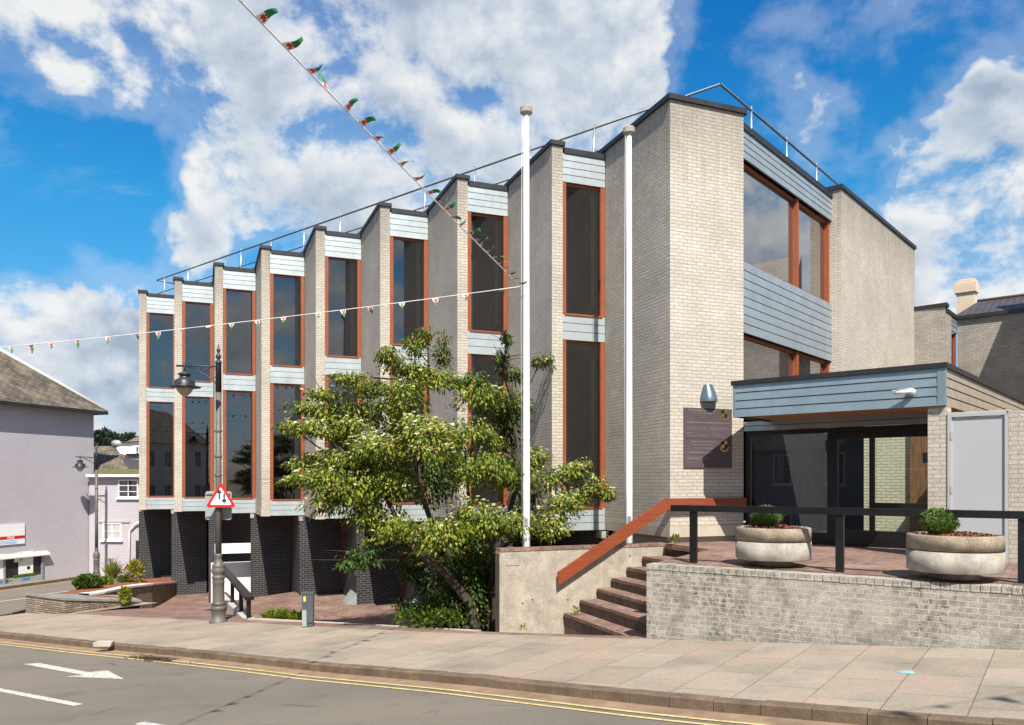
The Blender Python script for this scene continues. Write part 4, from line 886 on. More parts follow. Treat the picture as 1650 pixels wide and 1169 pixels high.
# black handrail and pale kerb beside the ramp
hr0 = at(402, 962, 19.6); hr1 = at(350, 903, (EYE-hr0.z)*FPX/(903-HY)); hd_ = (hr1-hr0).normalized(); hs = hd_.cross(ZUP).normalized()
Tn = thing('ramp_handrail', Vector((hr0.x, hr0.y, -1.2)), 'low black timber handrail on three posts beside the ramp', 'handrail')
b = MB(); b.obox(hr0-hs*.10, hd_*(hr1-hr0).length, hs*.21, -ZUP*.085); b.build('top_rail', M_['black metal'], Tn)
kz = lambda s: -1.20-.045*s
for s in (.12, 1.9, 4.3):
    b = MB(); q = hr0+hd_*s; b.obox(Z(V2(*q.xy), kz(s)-.2)-hs*.05, hd_*.12, hs*.10, ZUP*(hr0.z-.09-kz(s)+.2)); b.build('post', M_['black metal'], Tn)
b = MB(); q0 = hr0-hd_*.35; q1 = hr0+hd_*8
b.raw([Z(V2(*(q0-hs*.14).xy), -2.6), Z(V2(*(q0+hs*.14).xy), -2.6), Z(V2(*(q1+hs*.14).xy), -2.6), Z(V2(*(q1-hs*.14).xy), -2.6), Z(V2(*(q0-hs*.14).xy), kz(-.3)), Z(V2(*(q0+hs*.14).xy), kz(-.3)), Z(V2(*(q1+hs*.14).xy), kz(8)), Z(V2(*(q1-hs*.14).xy), kz(8))],
      [(0, 1, 2, 3), (7, 6, 5, 4), (4, 5, 1, 0), (5, 6, 2, 1), (6, 7, 3, 2), (7, 4, 0, 3)])
tag(b.build('ramp_kerb', M_['stone coping'], origin=Z(V2(*hr0.xy), -1.3)), 'long pale concrete upstand carrying the low black handrail', 'kerb')
b = MB()
ed = [ong(408, 1003), ong(440, 1002.5), ong(530, 1000), ong(600, 995)]
e0, e1 = tnp(10.6, .35, 0, zc), tnp(4.3, 1.2, 0, zc)
b.obox(e0-ZUP*.15, e1-e0, Z(N2*.12, 0), ZUP*.19); struct(b.build('forecourt_edging', M_['stone coping']))

# ------------------------------------------------------------------ planted bed at the far end of the building
bc = ong(105, 990)
BD = thing('raised_bed', bc, 'rubble stone raised bed with slate coping, bark mulch and a pale curved kerb', 'raised bed')
tq = lambda t, n, z: tnp(t, n, 0, lambda a, c: z)
z_a, z_b = gz(18.3)+.40, gz(18.6)+.03
b = MB()
f0, f1, f2, f3 = TNP(18.3, -.2), TNP(18.62, 2.25), TNP(20.0, 2.6), TNP(20.3, -.4)
top = lambda p: z_a+(z_b-z_a)*min(max((tn(p)[1]+.2)/2.5, 0), 1)
b.prism([f0, f1, f2, f3], -2.6, lambda p: top(p)); b.build('stone_wall', M_['rubble stone'], BD)
b = MB(); b.prism([f0-.04*D2-.03*N2, f1-.04*D2+.03*N2, f2+.04*D2+.03*N2, f3+.04*D2-.03*N2], lambda p: top(p)+.004, lambda p: top(p)+.065); b.build('coping', M_['slate coping'], BD)
b = MB(); ctr = sum([f0, f1, f2, f3], Vector())*.25+.42*N2
b.grid(lambda r, a: Z(ctr+D2*(.34*r*math.cos(a))+N2*(.75*r*math.sin(a)), top(ctr+N2*.75*r*math.sin(a))+.07+.05*(1-r*r)), fr(.01, 1, 5), fr(0, 6.2832, 20)); b.build('mulch', M_['mulch'], BD)
# upper bed: retaining wall sweeping to the building
up0, up1 = TNP(18.9, 2.6), A[1]+OFF-.1*E2
uz = EYE+(HY-938)*up1.y/FPX
ck = [at(283, 937.5, up1.y+.1), at(247, 940, 30.2), at(211, 944, 28.4), at(186, 949.5, 26.8), at(165, 954.0, 25.6), at(141, 956.5, 24.9)]
cur = [ck[min(int(i*5/14), 4)].lerp(ck[min(int(i*5/14), 4)+1], i*5/14-min(int(i*5/14), 4)) for i in range(15)]
b = MB()
for i in range(14):
    p, q = cur[i], cur[i+1]; d = q-p; d.z = 0; nn = Vector((d.y, -d.x, 0)).normalized(); nn = nn if nn.dot(Z(D2, 0)) > 0 else -nn
    b.raw([Z(V2(*p.xy), -3.4), Z(V2(*q.xy), -3.4), q-ZUP*.07, p-ZUP*.07, Z(V2(*(p+nn*.3).xy), -3.4), Z(V2(*(q+nn*.3).xy), -3.4), q+nn*.3-ZUP*.07, p+nn*.3-ZUP*.07], [(0, 1, 2, 3), (5, 4, 7, 6), (3, 2, 6, 7)])
b.build('stone_wall', M_['rubble stone'], BD)
b = MB()
for i in range(14):
    p, q = cur[i], cur[i+1]; d = q-p; d.z = 0; nn = Vector((d.y, -d.x, 0)).normalized(); nn = nn if nn.dot(Z(D2, 0)) > 0 else -nn
    b.raw([p-nn*.05-ZUP*.066, q-nn*.05-ZUP*.066, q-nn*.05, p-nn*.05, p+nn*.36-ZUP*.066, q+nn*.36-ZUP*.066, q+nn*.36, p+nn*.36], [(0, 1, 2, 3), (5, 4, 7, 6), (3, 2, 6, 7), (1, 0, 4, 5)])
b.build('curved_kerb', M_['white render'], BD)
b = MB(); far_e = [Z(TNP(min(tne(n)-.3, 27.5), n), 0) for n in fr(.5, 8.6, 14)]
def bedz(p):
    t, n = tn(p); return max(uz-.02, gz(t)+.22) if n > 6 else gz(20)+.35+(uz-.02-gz(20)-.35)*sm(n, 1, 8)
b.grid(lambda i, v: (lambda p: Z(V2(*p.xy), (cur[int(i)].z-.03)*(1-v)+v*(bedz(p)-.22)+.10*math.sin(v*3.1)))(cur[int(i)]*(1-v)+Z(V2(*far_e[14-int(i)].xy), 0)*v), range(15), fr(0, 1, 8)); b.build('mulch', M_['mulch'], BD)
def plant(name, px, py, Y, rad, n, ls, mats, lab, cat, up=.3, sp=0, seed=1):
    c = at(px, py, Y); b = MB(); leafclump(b, c+ZUP*rad[2]*.8, rad, n, ls, [0, 1, 0, 2], up, seed)
    if sp: spikes(b, c, rad[0], sp, rad[2]*2, [0, 1], seed, .02, .6)
    tag(b.build(name, [M_[m] for m in mats], origin=c), lab, cat, 'plants in the beds'); return c
plant('shrub', 142, 949, 27.0, (.42, .4, .25), 1200, .13, ('leaf dark', 'leaf mid', 'leaf dark'), 'broad dark green shrub at the corner of the raised bed', 'shrub', seed=4)
plant('shrub', 170, 944, 29.0, (.26, .25, .17), 420, .10, ('leaf mid', 'leaf yellow', 'leaf dark'), 'small light green shrub right of the broad dark shrub', 'shrub', seed=5)
plant('shrub', 201, 971, 24.3, (.15, .15, .27), 420, .10, ('leaf yellow', 'leaf mid', 'leaf yellow'), 'upright yellow green shrub in the low wedge shaped bed', 'shrub', seed=6)
plant('shrub', 202, 940, 31.0, (.30, .3, .17), 420, .09, ('leaf mid', 'leaf mid', 'leaf dark'), 'low rounded green plant in the middle of the mulch', 'shrub', seed=7)
plant('shrub', 194, 931, 32.5, (.32, .3, .2), 300, .08, ('pale leaf', 'leaf dark', 'pale leaf'), 'grey leaved low plant at the back of the mulch', 'shrub', seed=8)
plant('grass_tuft', 181, 934, 31.0, (.2, .2, .45), 60, .1, ('pale leaf', 'leaf yellow', 'pale leaf'), 'tall thin pale grass tuft in the mulch', 'grass tuft', .8, 160, seed=9)
plant('shrub', 218, 934, 30.5, (.30, .3, .42), 380, .12, ('leaf yellow', 'leaf mid', 'leaf bronze'), 'loose yellow green shrub beside the first dark brick pier', 'shrub', seed=10)
plant('flowering_plant', 217, 921, 31.2, (.30, .25, .16), 260, .11, ('red flower', 'leaf yellow', 'red flower'), 'red flowering plant behind the yellow green shrub', 'flowers', seed=12)
c = ong(445, 999, 0, zc); 
b = MB(); spikes(b, c, .42, 330, .34, [0, 1], 21, .014, .9); spikes(b, c+Vector((.45, .05, -.02)), .32, 200, .24, [0, 1], 22, .014, .9); leafclump(b, c+Vector((.2, 0, .08)), (.5, .25, .10), 380, .10, [0, 1], .4, 23)
tag(b.build('grass_tuft', [M_['grass blade'], M_['leaf yellow']], origin=c), 'scruffy grass and weeds growing in the forecourt next to the service pillar', 'grass tuft')
for i, (px, py, Y, n, lab) in enumerate(((1088, 871.5, 16.3, 60, 'small green weed at the foot of the corner pier'), (927, 988, 15.55, 22, 'small weed on the lowest step against the concrete wall'), (843, 1016, 14.95, 12, 'tiny weed at the foot of the concrete wall'))):
    c = at(px, py, Y); b = MB(); leafclump(b, c+ZUP*.05, (.12, .06, .07) if i == 0 else (.06, .04, .06), n, .07, [0, 1], .4, 30+i); tag(b.build('weed', [M_['leaf yellow'], M_['leaf mid']], origin=c), lab, 'weed', 'small weeds')

# ------------------------------------------------------------------ dogwood tree
TY = 17.4
tb = at(772, 1010, 16.9); tb.z = -1.75
TR = thing('dogwood_tree', tb, 'broad tiered dogwood tree in cream blossom growing beside the concrete wall', 'tree')
clumps = [ # px, py, half width, half height, depth offset, blossom share
 (684, 541, 14, 9, .3, .0), (668, 559, 18, 11, .2, 0), (712, 573, 17, 15, .5, .05), (628, 574, 22, 12, -.3, .05), (655, 592, 40, 11, .2, .15), (705, 612, 60, 12, .3, .25),
 (565, 606, 28, 7, -.4, .15), (600, 626, 48, 12, .2, .25), (770, 612, 42, 11, .6, .1), (828, 600, 28, 10, .8, .1), (872, 582, 22, 7, .9, .1), (805, 575, 12, 16, .9, 0), (815, 550, 8, 8, .9, 0),
 (520, 634, 32, 6, -.2, .2), (500, 660, 36, 8, -.4, .35), (545, 660, 48, 11, -.1, .35), (655, 640, 55, 15, -.3, .35), (780, 642, 58, 15, .3, .12), (812, 668, 45, 16, .6, .1), (590, 665, 50, 13, .5, .3),
 (470, 690, 24, 6, -.3, .45), (512, 690, 46, 9, -.5, .5), (560, 692, 52, 12, -.2, .45), (672, 690, 62, 15, -.8, .6), (690, 716, 56, 12, -1.1, .65), (760, 700, 58, 14, -.2, .15), (842, 655, 20, 14, .5, .1), (612, 715, 50, 13, -.9, .45),
 (490, 745, 30, 8, -.2, .4), (540, 738, 52, 11, -.5, .45), (600, 735, 50, 12, -.4, .3), (470, 772, 26, 7, -.4, .45), (514, 770, 50, 11, -.6, .4), (560, 790, 56, 17, -.8, .15), (530, 808, 40, 12, -.7, .05), (620, 772, 60, 17, -.6, .25),
 (780, 758, 52, 20, -.6, .08), (832, 768, 42, 18, -.4, .1), (862, 742, 26, 12, -.1, .15), (898, 772, 36, 11, -.2, .25), (934, 754, 28, 8, -.1, .3), (955, 786, 30, 8, -.2, .3), (978, 797, 15, 6, -.1, .2), (920, 800, 34, 9, -.3, .3),
 (590, 828, 46, 16, -.5, .0), (700, 852, 60, 15, -1.1, .1), (780, 842, 58, 15, -1.0, .2), (842, 842, 48, 14, -.9, .25), (900, 822, 40, 11, -.6, .3), (884, 850, 38, 10, -.7, .2), (640, 856, 44, 10, -1.0, .1), (590, 890, 32, 8, -.9, 0), (566, 905, 20, 6, -.9, 0),
 (620, 742, 62, 30, .8, 0), (700, 776, 64, 36, .9, 0), (610, 800, 44, 22, .6, 0), (745, 880, 46, 24, .2, 0), (735, 930, 44, 34, .3, 0), (690, 930, 34, 26, .6, 0), (742, 915, 34, 18, -.2, 0), (715, 965, 34, 22, -.2, 0), (765, 960, 26, 26, -.2, 0), (680, 900, 26, 8, -.3, 0), (778, 905, 24, 16, -.25, 0), (740, 1000, 40, 12, -.2, 0), (660, 866, 36, 10, -.2, 0), (730, 985, 40, 20, .3, 0), (660, 905, 30, 16, .5, 0), (700, 880, 40, 22, .6, 0), (785, 985, 18, 24, .5, 0), (640, 700, 60, 30, 1.1, 0), (540, 770, 50, 20, .8, 0), (730, 740, 50, 30, 1.2, 0), (850, 800, 30, 20, .6, .05), (700, 985, 34, 14, .0, 0), (752, 985, 32, 22, .1, .05), (660, 978, 22, 10, .1, .1), (700, 1005, 26, 9, -.1, .1), (770, 950, 26, 30, .5, 0), (820, 715, 36, 24, .8, .0), (560, 715, 44, 14, .7, .05)]
leaf = MB(); blo = MB(); wood_ = MB(); r = random.Random(5)
mats_leaf = [M_['leaf mid'], M_['leaf yellow'], M_['leaf bronze'], M_['leaf dark']]
mp = TY/FPX
cpts = []
for i, (px, py, a, h, dy, bs) in enumerate(clumps):
    c = at(px, py, TY+dy*1.3); cpts.append(c); sx, sz = a*mp*1.06, h*mp*1.45; sy = min(max(.55*sx, .28), 1.0)
    n = int(150+a*h*1.0*(1+sy*.5)); jit = [Vector((r.gauss(0, .24)*sx, r.gauss(0, .3)*sy, r.gauss(0, .42)*sz)) for _ in range(5)]; tl3 = [r.uniform(-.22, .22) for _ in range(5)]
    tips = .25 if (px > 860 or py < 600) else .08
    low_shade = py > 860 and bs < .15
    for j in range(n):
        while True:
            u, v, w = r.uniform(-1, 1), r.uniform(-1, 1), r.uniform(-1, 1)
            if u*u+v*v+w*w < 1: break
        rag = .75+.35*r.random(); 
        k3 = j % 5; p = c+jit[k3]+Vector((u*sx*rag*.8, v*sy*rag, w*sz*.8+tl3[k3]*u*sx-.16*sx*u*u+.10*sz*math.sin(u*9+i)))
        out = Vector((u, v*.8, -.55+r.gauss(0, .35))).normalized(); L = r.uniform(.052, .112)
        side = out.cross(Vector((r.gauss(0, .25), r.gauss(0, .25), 1))).normalized()*L*.27; nn = side.cross(out).normalized(); nn = nn if nn.z > 0 else -nn
        m = p+out*L*.5+nn*L*.10; e = p+out*L-ZUP*L*.22
        x = r.random(); inn = dy > .35; k = 2 if x < tips*.6 else 1 if (x < (.12 if low_shade and px < 800 else .46) and not inn) else 3 if (x > .80 or low_shade or (inn and x > .35)) else 0  # low and inner leaves darker: shade of the crown put into the colour
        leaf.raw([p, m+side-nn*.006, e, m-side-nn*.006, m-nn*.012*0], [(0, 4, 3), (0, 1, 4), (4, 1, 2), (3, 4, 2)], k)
        if r.random() < bs*.55 and w > -.1:
            q = p+ZUP*(sz*.10+.015); s = r.uniform(.028, .050); t0 = r.uniform(0, 1.57); lean = Vector((r.gauss(0, .25), r.gauss(0, .25)-.25, 1)).normalized(); ax = lean.cross(Vector((1, .1, 0))).normalized(); ay = lean.cross(ax)
            for kk in range(4):
                t = t0+kk*1.5708; d = ax*math.cos(t)+ay*math.sin(t); s2_ = ax*math.cos(t+1.57)+ay*math.sin(t+1.57)
                blo.raw([q, q+d*s*.6+s2_*s*.38, q+d*s*1.15-lean*.006, q+d*s*.6-s2_*s*.38], [(0, 1, 2, 3)])
leaf.build('crown', mats_leaf, TR, uv=False); blo.build('blossom', M_['blossom'], TR, uv=False)
stems = [[tb, at(760, 975, 16.9), at(715, 920, 16.7), at(668, 885, 16.6), at(650, 855, 16.6), at(620, 800, 16.9), at(575, 745, 17.0)],
         [tb+Vector((.05, .1, 0)), at(757, 950, 17.2), at(730, 900, 17.4), at(700, 855, 17.5), at(680, 800, 17.6), at(672, 740, 17.6), at(690, 650, 17.7), at(690, 560, 17.8)],
         [tb+Vector((.25, .25, 0)), at(788, 950, 17.5), at(785, 900, 17.4), at(768, 872, 17.3), at(758, 840, 17.3), at(752, 760, 17.6), at(775, 660, 17.8)],
         [tb+Vector((.3, .1, .2)), at(800, 930, 17.2), at(797, 890, 17.2), at(815, 850, 17.1), at(830, 790, 17.1), at(835, 720, 17.7), at(815, 580, 18.4)],
         [at(797, 890, 17.2), at(860, 850, 16.6), at(905, 812, 16.8), at(960, 788, 17.1)]]
for si, s in enumerate(stems):
    n = len(s); wood_.tube(s, [(.13 if si < 1 else .10 if si < 4 else .05)*(1-.82*i/(n-1)) for i in range(n)], 8)
allp = [p for s in stems for i in range(len(s)-1) for p in (s[i].lerp(s[i+1], .0), s[i].lerp(s[i+1], .5))][4:]
for c in cpts:
    q = min((p for p in allp if p.z < c.z+.25), key=lambda p: (p-c).length, default=allp[0])
    mid = q.lerp(c, .5)+Vector((r.gauss(0, .08), r.gauss(0, .08), -.08)); wood_.tube([q, mid, c, c+(c-mid)*.5], [.028, .02, .012, .004], 5)
    for kk in range(4): d = Vector((r.gauss(0, 1), r.gauss(0, .7), r.gauss(0, .18))); wood_.tube([c.lerp(mid, r.random()*.6), c+d*.22, c+d*.42], [.008, .006, .002], 4)
wood_.build('trunk', M_['bark'], TR, uv=False)
c = at(690, 1004, 16.6); b = MB(); leafclump(b, c+ZUP*.1, (.75, .4, .2), 500, .11, [0, 1], .3, 41); tag(b.build('ground_shrub', [M_['leaf mid'], M_['leaf dark']], origin=c), 'low leafy shrub under the dogwood tree', 'shrub')

# ------------------------------------------------------------------ bunting
def pennant_mesh(name, seed, w=.19, L=.26):
    r = random.Random(seed); me = MB(); nu, nv = 12, 12; ph = r.uniform(0, 6); am = r.uniform(.02, .06); tw = r.uniform(-.6, .6)
    def P(u, v):      # u across the base, v towards the tip (x along the cord, z = length)
        x = (u-.5)*w*(1-v); y = am*math.sin(ph+v*4.5)*v+tw*(u-.5)*v*.12; return Vector((x, y, -v*L))
    i0 = 0; vs = [P(a/nu, c/nv*.985) for a in range(nu+1) for c in range(nv+1)]; me.v = vs
    dr = [(.30, .12, .17), (.42, .16, .15), (.55, .13, .15), (.65, .20, .12), (.36, .27, .11), (.52, .29, .13), (.30, .36, .07), (.44, .40, .07), (.60, .36, .07), (.74, .12, .06), (.22, .20, .06)]
    for a in range(nu):
        for c in range(nv):
            u = (a+.5)/nu; v = (c+.5)/nv; uu = .5+(u-.5)*(1-v)
            k = 0 if v < .38 else 1
            for (du, dv, rr) in dr:
                if (uu-du)**2+((v-dv-.06)*1.0)**2 < (rr*.62)**2: k = 2
            me.f.append([a*(nv+1)+c, (a+1)*(nv+1)+c, (a+1)*(nv+1)+c+1, a*(nv+1)+c+1]); me.m.append(k); me.sm.append(True)
    m = bpy.data.meshes.new(name); m.from_pydata([tuple(v) for v in me.v], [], me.f)
    for q in ('flag white', 'flag green', 'flag red'): m.materials.append(M_[q])
    m.polygons.foreach_set('material_index', me.m); return m
PM = [pennant_mesh('pennant', 60+i) for i in range(7)]
def bunting(name, pts, lab, sp, wind, first, seed, size=1.0):
    r = random.Random(seed); Tn = thing(name, pts[0], lab, 'bunting', 'strings of bunting')
    b = MB(); b.tube(pts, .009, 5); b.build('cord', M_['cord'], Tn)
    acc = 0; nxt = first
    for i in range(len(pts)-1):
        d = pts[i+1]-pts[i]; l = d.length
        while nxt < acc+l:
            p = pts[i]+d*((nxt-acc)/l); c = d.normalized(); w = Vector(wind)+Vector((r.gauss(0, .35), r.gauss(0, .35), r.gauss(0, .3)))
            w = (w-c*w.dot(c)*.75).normalized(); xax = (c-w*c.dot(w)).normalized(); zax = -w; yax = zax.cross(xax)
            o = bpy.data.objects.new('pennant', r.choice(PM)); COL.objects.link(o); o.parent = Tn
            o.matrix_local = Matrix.Translation(p-pts[0]) @ Matrix((xax, yax, zax)).transposed().to_4x4() @ Matrix.Scale(size*r.uniform(.85, 1.1), 4)
            ORIG[o.name] = pts[0]; nxt += sp*r.uniform(.75, 1.25)
        acc += l
    return Tn
anc = at(839, 462, 16.1)
def sag(p, q, s, n=24): return [p.lerp(q, i/n)-ZUP*s*4*(i/n)*(1-i/n) for i in range(n+1)]
far1 = anc+(at(404, 0, 6.45)-anc)*2.3
bunting('bunting', sag(anc, far1, .10), 'string of small dragon flag pennants running from the flagpole up over the street', .40, (.82, -.05, .42), .25, 3, .74)
g1, g2 = ong(1440, 1146), ong(1700, 1108); kk_ = 9.0/-trav.z; o1, o2 = g1-trav*kk_, g2-trav*kk_
bunting('bunting', sag(o1-(o2-o1)*3, o2+(o2-o1)*4, .05), 'string of small dragon flag pennants high overhead, seen only by its shadow on the pavement', .55, (.6, .2, -.7), .2, 12, 1.0)
bunting('bunting', sag(anc, at(-300, 585, 19.5), .13, 30), 'string of small dragon flag pennants stretched across the front towards the lilac building', .66, (.42, -.25, -.75), .4, 8, .74)

# ------------------------------------------------------------------ lilac building on the left
pw = V2(-22.38, 38.02); pd = V2(.3206, .947).normalized(); pnl = V2(pd.y, -pd.x)
LB = thing('lilac_building', Z(pw, -2.8), 'lilac rendered corner building with a slate hipped roof and a small shopfront', 'building')
lq = lambda px, o=0.: onp(px, pw+pnl*o, pd)[1]
cr_ = lq(151); ze = EYE+(HY-659)*cr_.y/FPX-.25
wl = cr_-pd*26
b = MB(); b.prism([cr_, wl, wl-pnl*11, cr_-pnl*11], -4.5, ze); b.build('wall', M_['lilac render'], LB)
b = MB(); ev = .42; e0, e1, e2, e3 = cr_+pd*ev+pnl*.50, wl-pd*ev+pnl*.50, wl-pd*ev-pnl*(11+ev), cr_+pd*ev-pnl*(11+ev)
rg0, rg1 = cr_-pd*5.6-pnl*5.5, wl+pd*5.6-pnl*5.5; zr_ = ze+5.2
b.raw([Z(e0, ze+.1), Z(e1, ze+.1), Z(e2, ze+.1), Z(e3, ze+.1), Z(rg0, zr_), Z(rg1, zr_)], [(1, 0, 4, 5), (0, 3, 4), (3, 2, 5, 4), (2, 1, 5), (0, 1, 2, 3)]); rf = b.build('roof', M_['slate roof'], LB)
b = MB(); b.tube([Z(e0, ze+.14), Z(rg0, zr_+.05)], .10, 6); b.build('hip_flashing', M_['white render'], rf)
b = MB(); b.prism([e0+.03*pnl, e1+.03*pnl, e1-.09*pnl, e0-.09*pnl], ze-.04, ze+.12); b.prism([e0-.10*pnl+.02*pd, e0-.1*pnl-.10*pd, e3-.1*pd, e3+.02*pd], ze-.04, ze+.12); b.build('gutter', M_['black trim'], LB)
# shopfront
zs1 = EYE+(HY-888)*lq(70).y/FPX
q0 = lq(68); q1 = q0-pd*9; sz0, sz1 = -2.62, zs1-.15
b = MB(); b.obox(Z(q1+pnl*.012, sz0), Z(q0-q1, 0), Z(pnl*.02, 0), ZUP*(sz1-sz0)); sh = b.build('shopfront', M_['black trim'], LB)
b = MB(); b.raw([Z(q0+pd*.25+pnl*.01, zs1), Z(q1+pnl*.01, zs1), Z(q1+pnl*.24, zs1-.14), Z(q0+pd*.25+pnl*.24, zs1-.14), Z(q0+pd*.25+pnl*.01, zs1-.2), Z(q1+pnl*.01, zs1-.2), Z(q1+pnl*.24, zs1-.20), Z(q0+pd*.25+pnl*.24, zs1-.20)], [(0, 1, 2, 3), (7, 6, 5, 4), (3, 2, 6, 7), (0, 3, 7, 4)]); b.build('shop_canopy', M_['white render'], sh)
b = MB()
for u in (0, 1.95, 3.9): b.obox(Z(q0-pd*(u+.1)+pnl*.034, sz0+.10), Z(pd*.1, 0), Z(pnl*.05, 0), ZUP*(sz1-sz0-.12))
b.obox(Z(q1+pnl*.034, sz0), Z(q0-q1, 0), Z(pnl*.10, 0), ZUP*.098); b.build('frame', M_['grey blue render'], sh)
b = MB(); b.obox(Z(q1+pnl*.036, sz0+.10), Z(q0-q1, 0), Z(pnl*.006, 0), ZUP*.30); b.build('stall_riser', M_['sign grey'], sh)
b = MB(); b.obox(Z(lq(53, .04), sz0+.52), Z(-pd*.75, 0), Z(pnl*.02, 0), ZUP*1.05); b.obox(Z(lq(36, .04), sz0+1.1), Z(-pd*.42, 0), Z(pnl*.02, 0), ZUP*.42); b.obox(Z(lq(5, .04), sz0+.40), Z(-pd*.8, 0), Z(pnl*.02, 0), ZUP*1.15); ps = b.build('window_poster', M_['sign white'], sh)
b = MB(); cc = Z(lq(46, .063), sz0+.78); b.raw([cc+Z(pd*.09*math.cos(t), .09*math.sin(t)) for t in fr(0, 6.2, 14)], [tuple(range(15))]); b.build('dot', M_['black paint'], ps)
b = MB(); b.obox(Z(lq(57, .04), sz0+.42), Z(-pd*1.15, 0), Z(pnl*.03, 0), ZUP*.09); b.build('green_shelf', M_['leaf mid'], sh)
b = MB(); b.obox(Z(lq(49, .043), sz0+.2), Z(-pd*.42, 0), Z(pnl*.002, 0), ZUP*.13); b.obox(Z(lq(4, .043), sz0+.2), Z(-pd*.42, 0), Z(pnl*.002, 0), ZUP*.13); b.build('blue_lettering', M_['blue sign'], sh)
b = MB(); cc = Z(lq(11, .045), sz0+.27)
for t in (0, 1.05, 2.1): d = Z(pd*math.cos(t), math.sin(t)); e = Z(-pd*math.sin(t), math.cos(t)); b.raw([cc-d*.26-e*.02, cc+d*.26-e*.02, cc+d*.26+e*.02, cc-d*.26+e*.02], [(0, 1, 2, 3)])
b.build('green_star', M_['leaf mid'], sh)
# sign board on the lilac wall
def text_bm(s, size, origin, ax, up, nrm, mat, parent, name='lettering', shear=0.):
    cu = bpy.data.curves.new('lettering', 'FONT'); cu.body = s; cu.size = size; cu.extrude = .0; cu.shear = shear; cu.offset = .0035
    ob = bpy.data.objects.new('lettering', cu); COL.objects.link(ob); dg = bpy.context.evaluated_depsgraph_get(); me0 = bpy.data.meshes.new_from_object(ob.evaluated_get(dg))
    bpy.data.objects.remove(ob); o0 = ORIG[parent.name]
    me0.transform(Matrix.Translation(origin-o0) @ Matrix((ax, up, nrm)).transposed().to_4x4()); me0.materials.clear(); me0.materials.append(M_[mat])
    o = bpy.data.objects.new(name, me0); COL.objects.link(o); o.parent = parent; ORIG[o.name] = o0; return o
s0 = lq(39, .015); sgz1 = EYE+(HY-843.5)*s0.y/FPX; sgz0 = EYE+(HY-876)*s0.y/FPX
SB = thing('shop_sign', Z(s0, sgz0), 'white sign board with a blue arrowhead and red band on the lilac wall', 'sign')
b = MB(); b.obox(Z(s0, sgz0), Z(-pd*3.4, 0), Z(pnl*.04, 0), ZUP*(sgz1-sgz0)); b.build('board', M_['sign white'], SB)
hS = sgz1-sgz0; o = pnl*.045
b = MB(); b.obox(Z(s0+pnl*.041, sgz0+hS*.26), Z(-pd*3.38, 0), Z(pnl*.003, 0), ZUP*hS*.15); b.build('red_band', M_['sign red'], SB)
axs = Z(pd, 0); nn3 = Z(pnl, 0)
text_bm('ASHP', .15, Z(s0-pd*1.62+pnl*.046, sgz0+hS*.285), axs, ZUP, nn3, 'sign white', SB, shear=.25); text_bm('PDAS', .15, Z(s0-pd*.90+pnl*.046, sgz0+hS*.285), axs, ZUP, nn3, 'sign white', SB, shear=.25)
b = MB(); cxx = s0-pd*1.62+pnl*.046
b.raw([Z(cxx-pd*.22, sgz1-.10), Z(cxx+pd*.05, sgz1-.08), Z(cxx+pd*.32, sgz1-.28), Z(cxx+pd*.0, sgz1-.30)], [(0, 3, 2, 1)]); b.raw([Z(cxx+pd*.32, sgz1-.285), Z(cxx+pd*.0, sgz1-.305), Z(cxx+pd*.08, sgz1-.5)], [(0, 1, 2), (2, 1, 0)]); b.build('arrowhead', M_['sky blue sign'], SB)
b = MB(); 
for v, L_ in ((.17, 1.2), (.10, 1.7), (.05, 2.2)): b.obox(Z(s0-pd*(.4+L_)+pnl*.041, sgz0+hS*v), Z(pd*L_, 0), Z(pnl*.002, 0), ZUP*.025)
b.build('small_print', M_['sky blue sign'], SB)
# low rear wing of the lilac building
wn = V2(-.05, -1).normalized(); wdv = V2(1, -.05).normalized(); wp = lq(146)+pnl*.02+V2(0, -.15)
yq = lambda px, o=0.: onp(px, wp+wn*o, wdv)[1]
LWG = thing('lilac_wing', Z(wp, -3), 'low lilac wing with white sash windows under a stone tiled roof', 'building')
we = yq(300); zg = EYE+(HY-767)*wp.y/FPX
b = MB(); b.prism([wp-.0*wdv, we, we-wn*5, wp-wn*5], -4.5, zg-.06); b.build('wall', M_['lilac render'], LWG)
b = MB(); b.obox(Z(yq(138, .35), zg-.06), Z(yq(300, .35)-yq(138, .35), 0), Z(-wn*.12, 0), ZUP*.13); b.build('gutter', M_['white paint'], LWG)
zrg = EYE+(HY-719)*(wp.y+3.6)/FPX
rA, rB = yq(150), yq(206); tA, tB = onp(150, wp-wn*3.6, wdv)[1], onp(185, wp-wn*3.6, wdv)[1]
b = MB(); b.raw([Z(yq(141, .3), zg), Z(yq(300, .3), zg), Z(yq(300, -1.0), zg+.35), Z(yq(141, -1.0), zg+.35)], [(0, 1, 2, 3)]); b.build('mossy_eave', M_['moss'], LWG)
b = MB(); b.raw([Z(yq(150, -1.0), zg+.34), Z(yq(207, -1.0), zg+.34), Z(tB, zrg), Z(tA, zrg), Z(yq(150, -6.5), zg+.34), Z(yq(212, -6.5), zg+.34)], [(0, 1, 2, 3), (1, 5, 2), (5, 4, 3, 2)]); b.build('roof', M_['slate roof'], LWG)
b = MB(); b.raw([Z(yq(200, -1.02), zg+.33), Z(yq(310, -1.02), zg+.33), Z(yq(310, -3), zg+.55), Z(onp(196, wp-wn*3.2, wdv)[1], zg+1.0)], [(0, 1, 2, 3)]); b.build('lean_to_roof', M_['dark slate'], LWG)
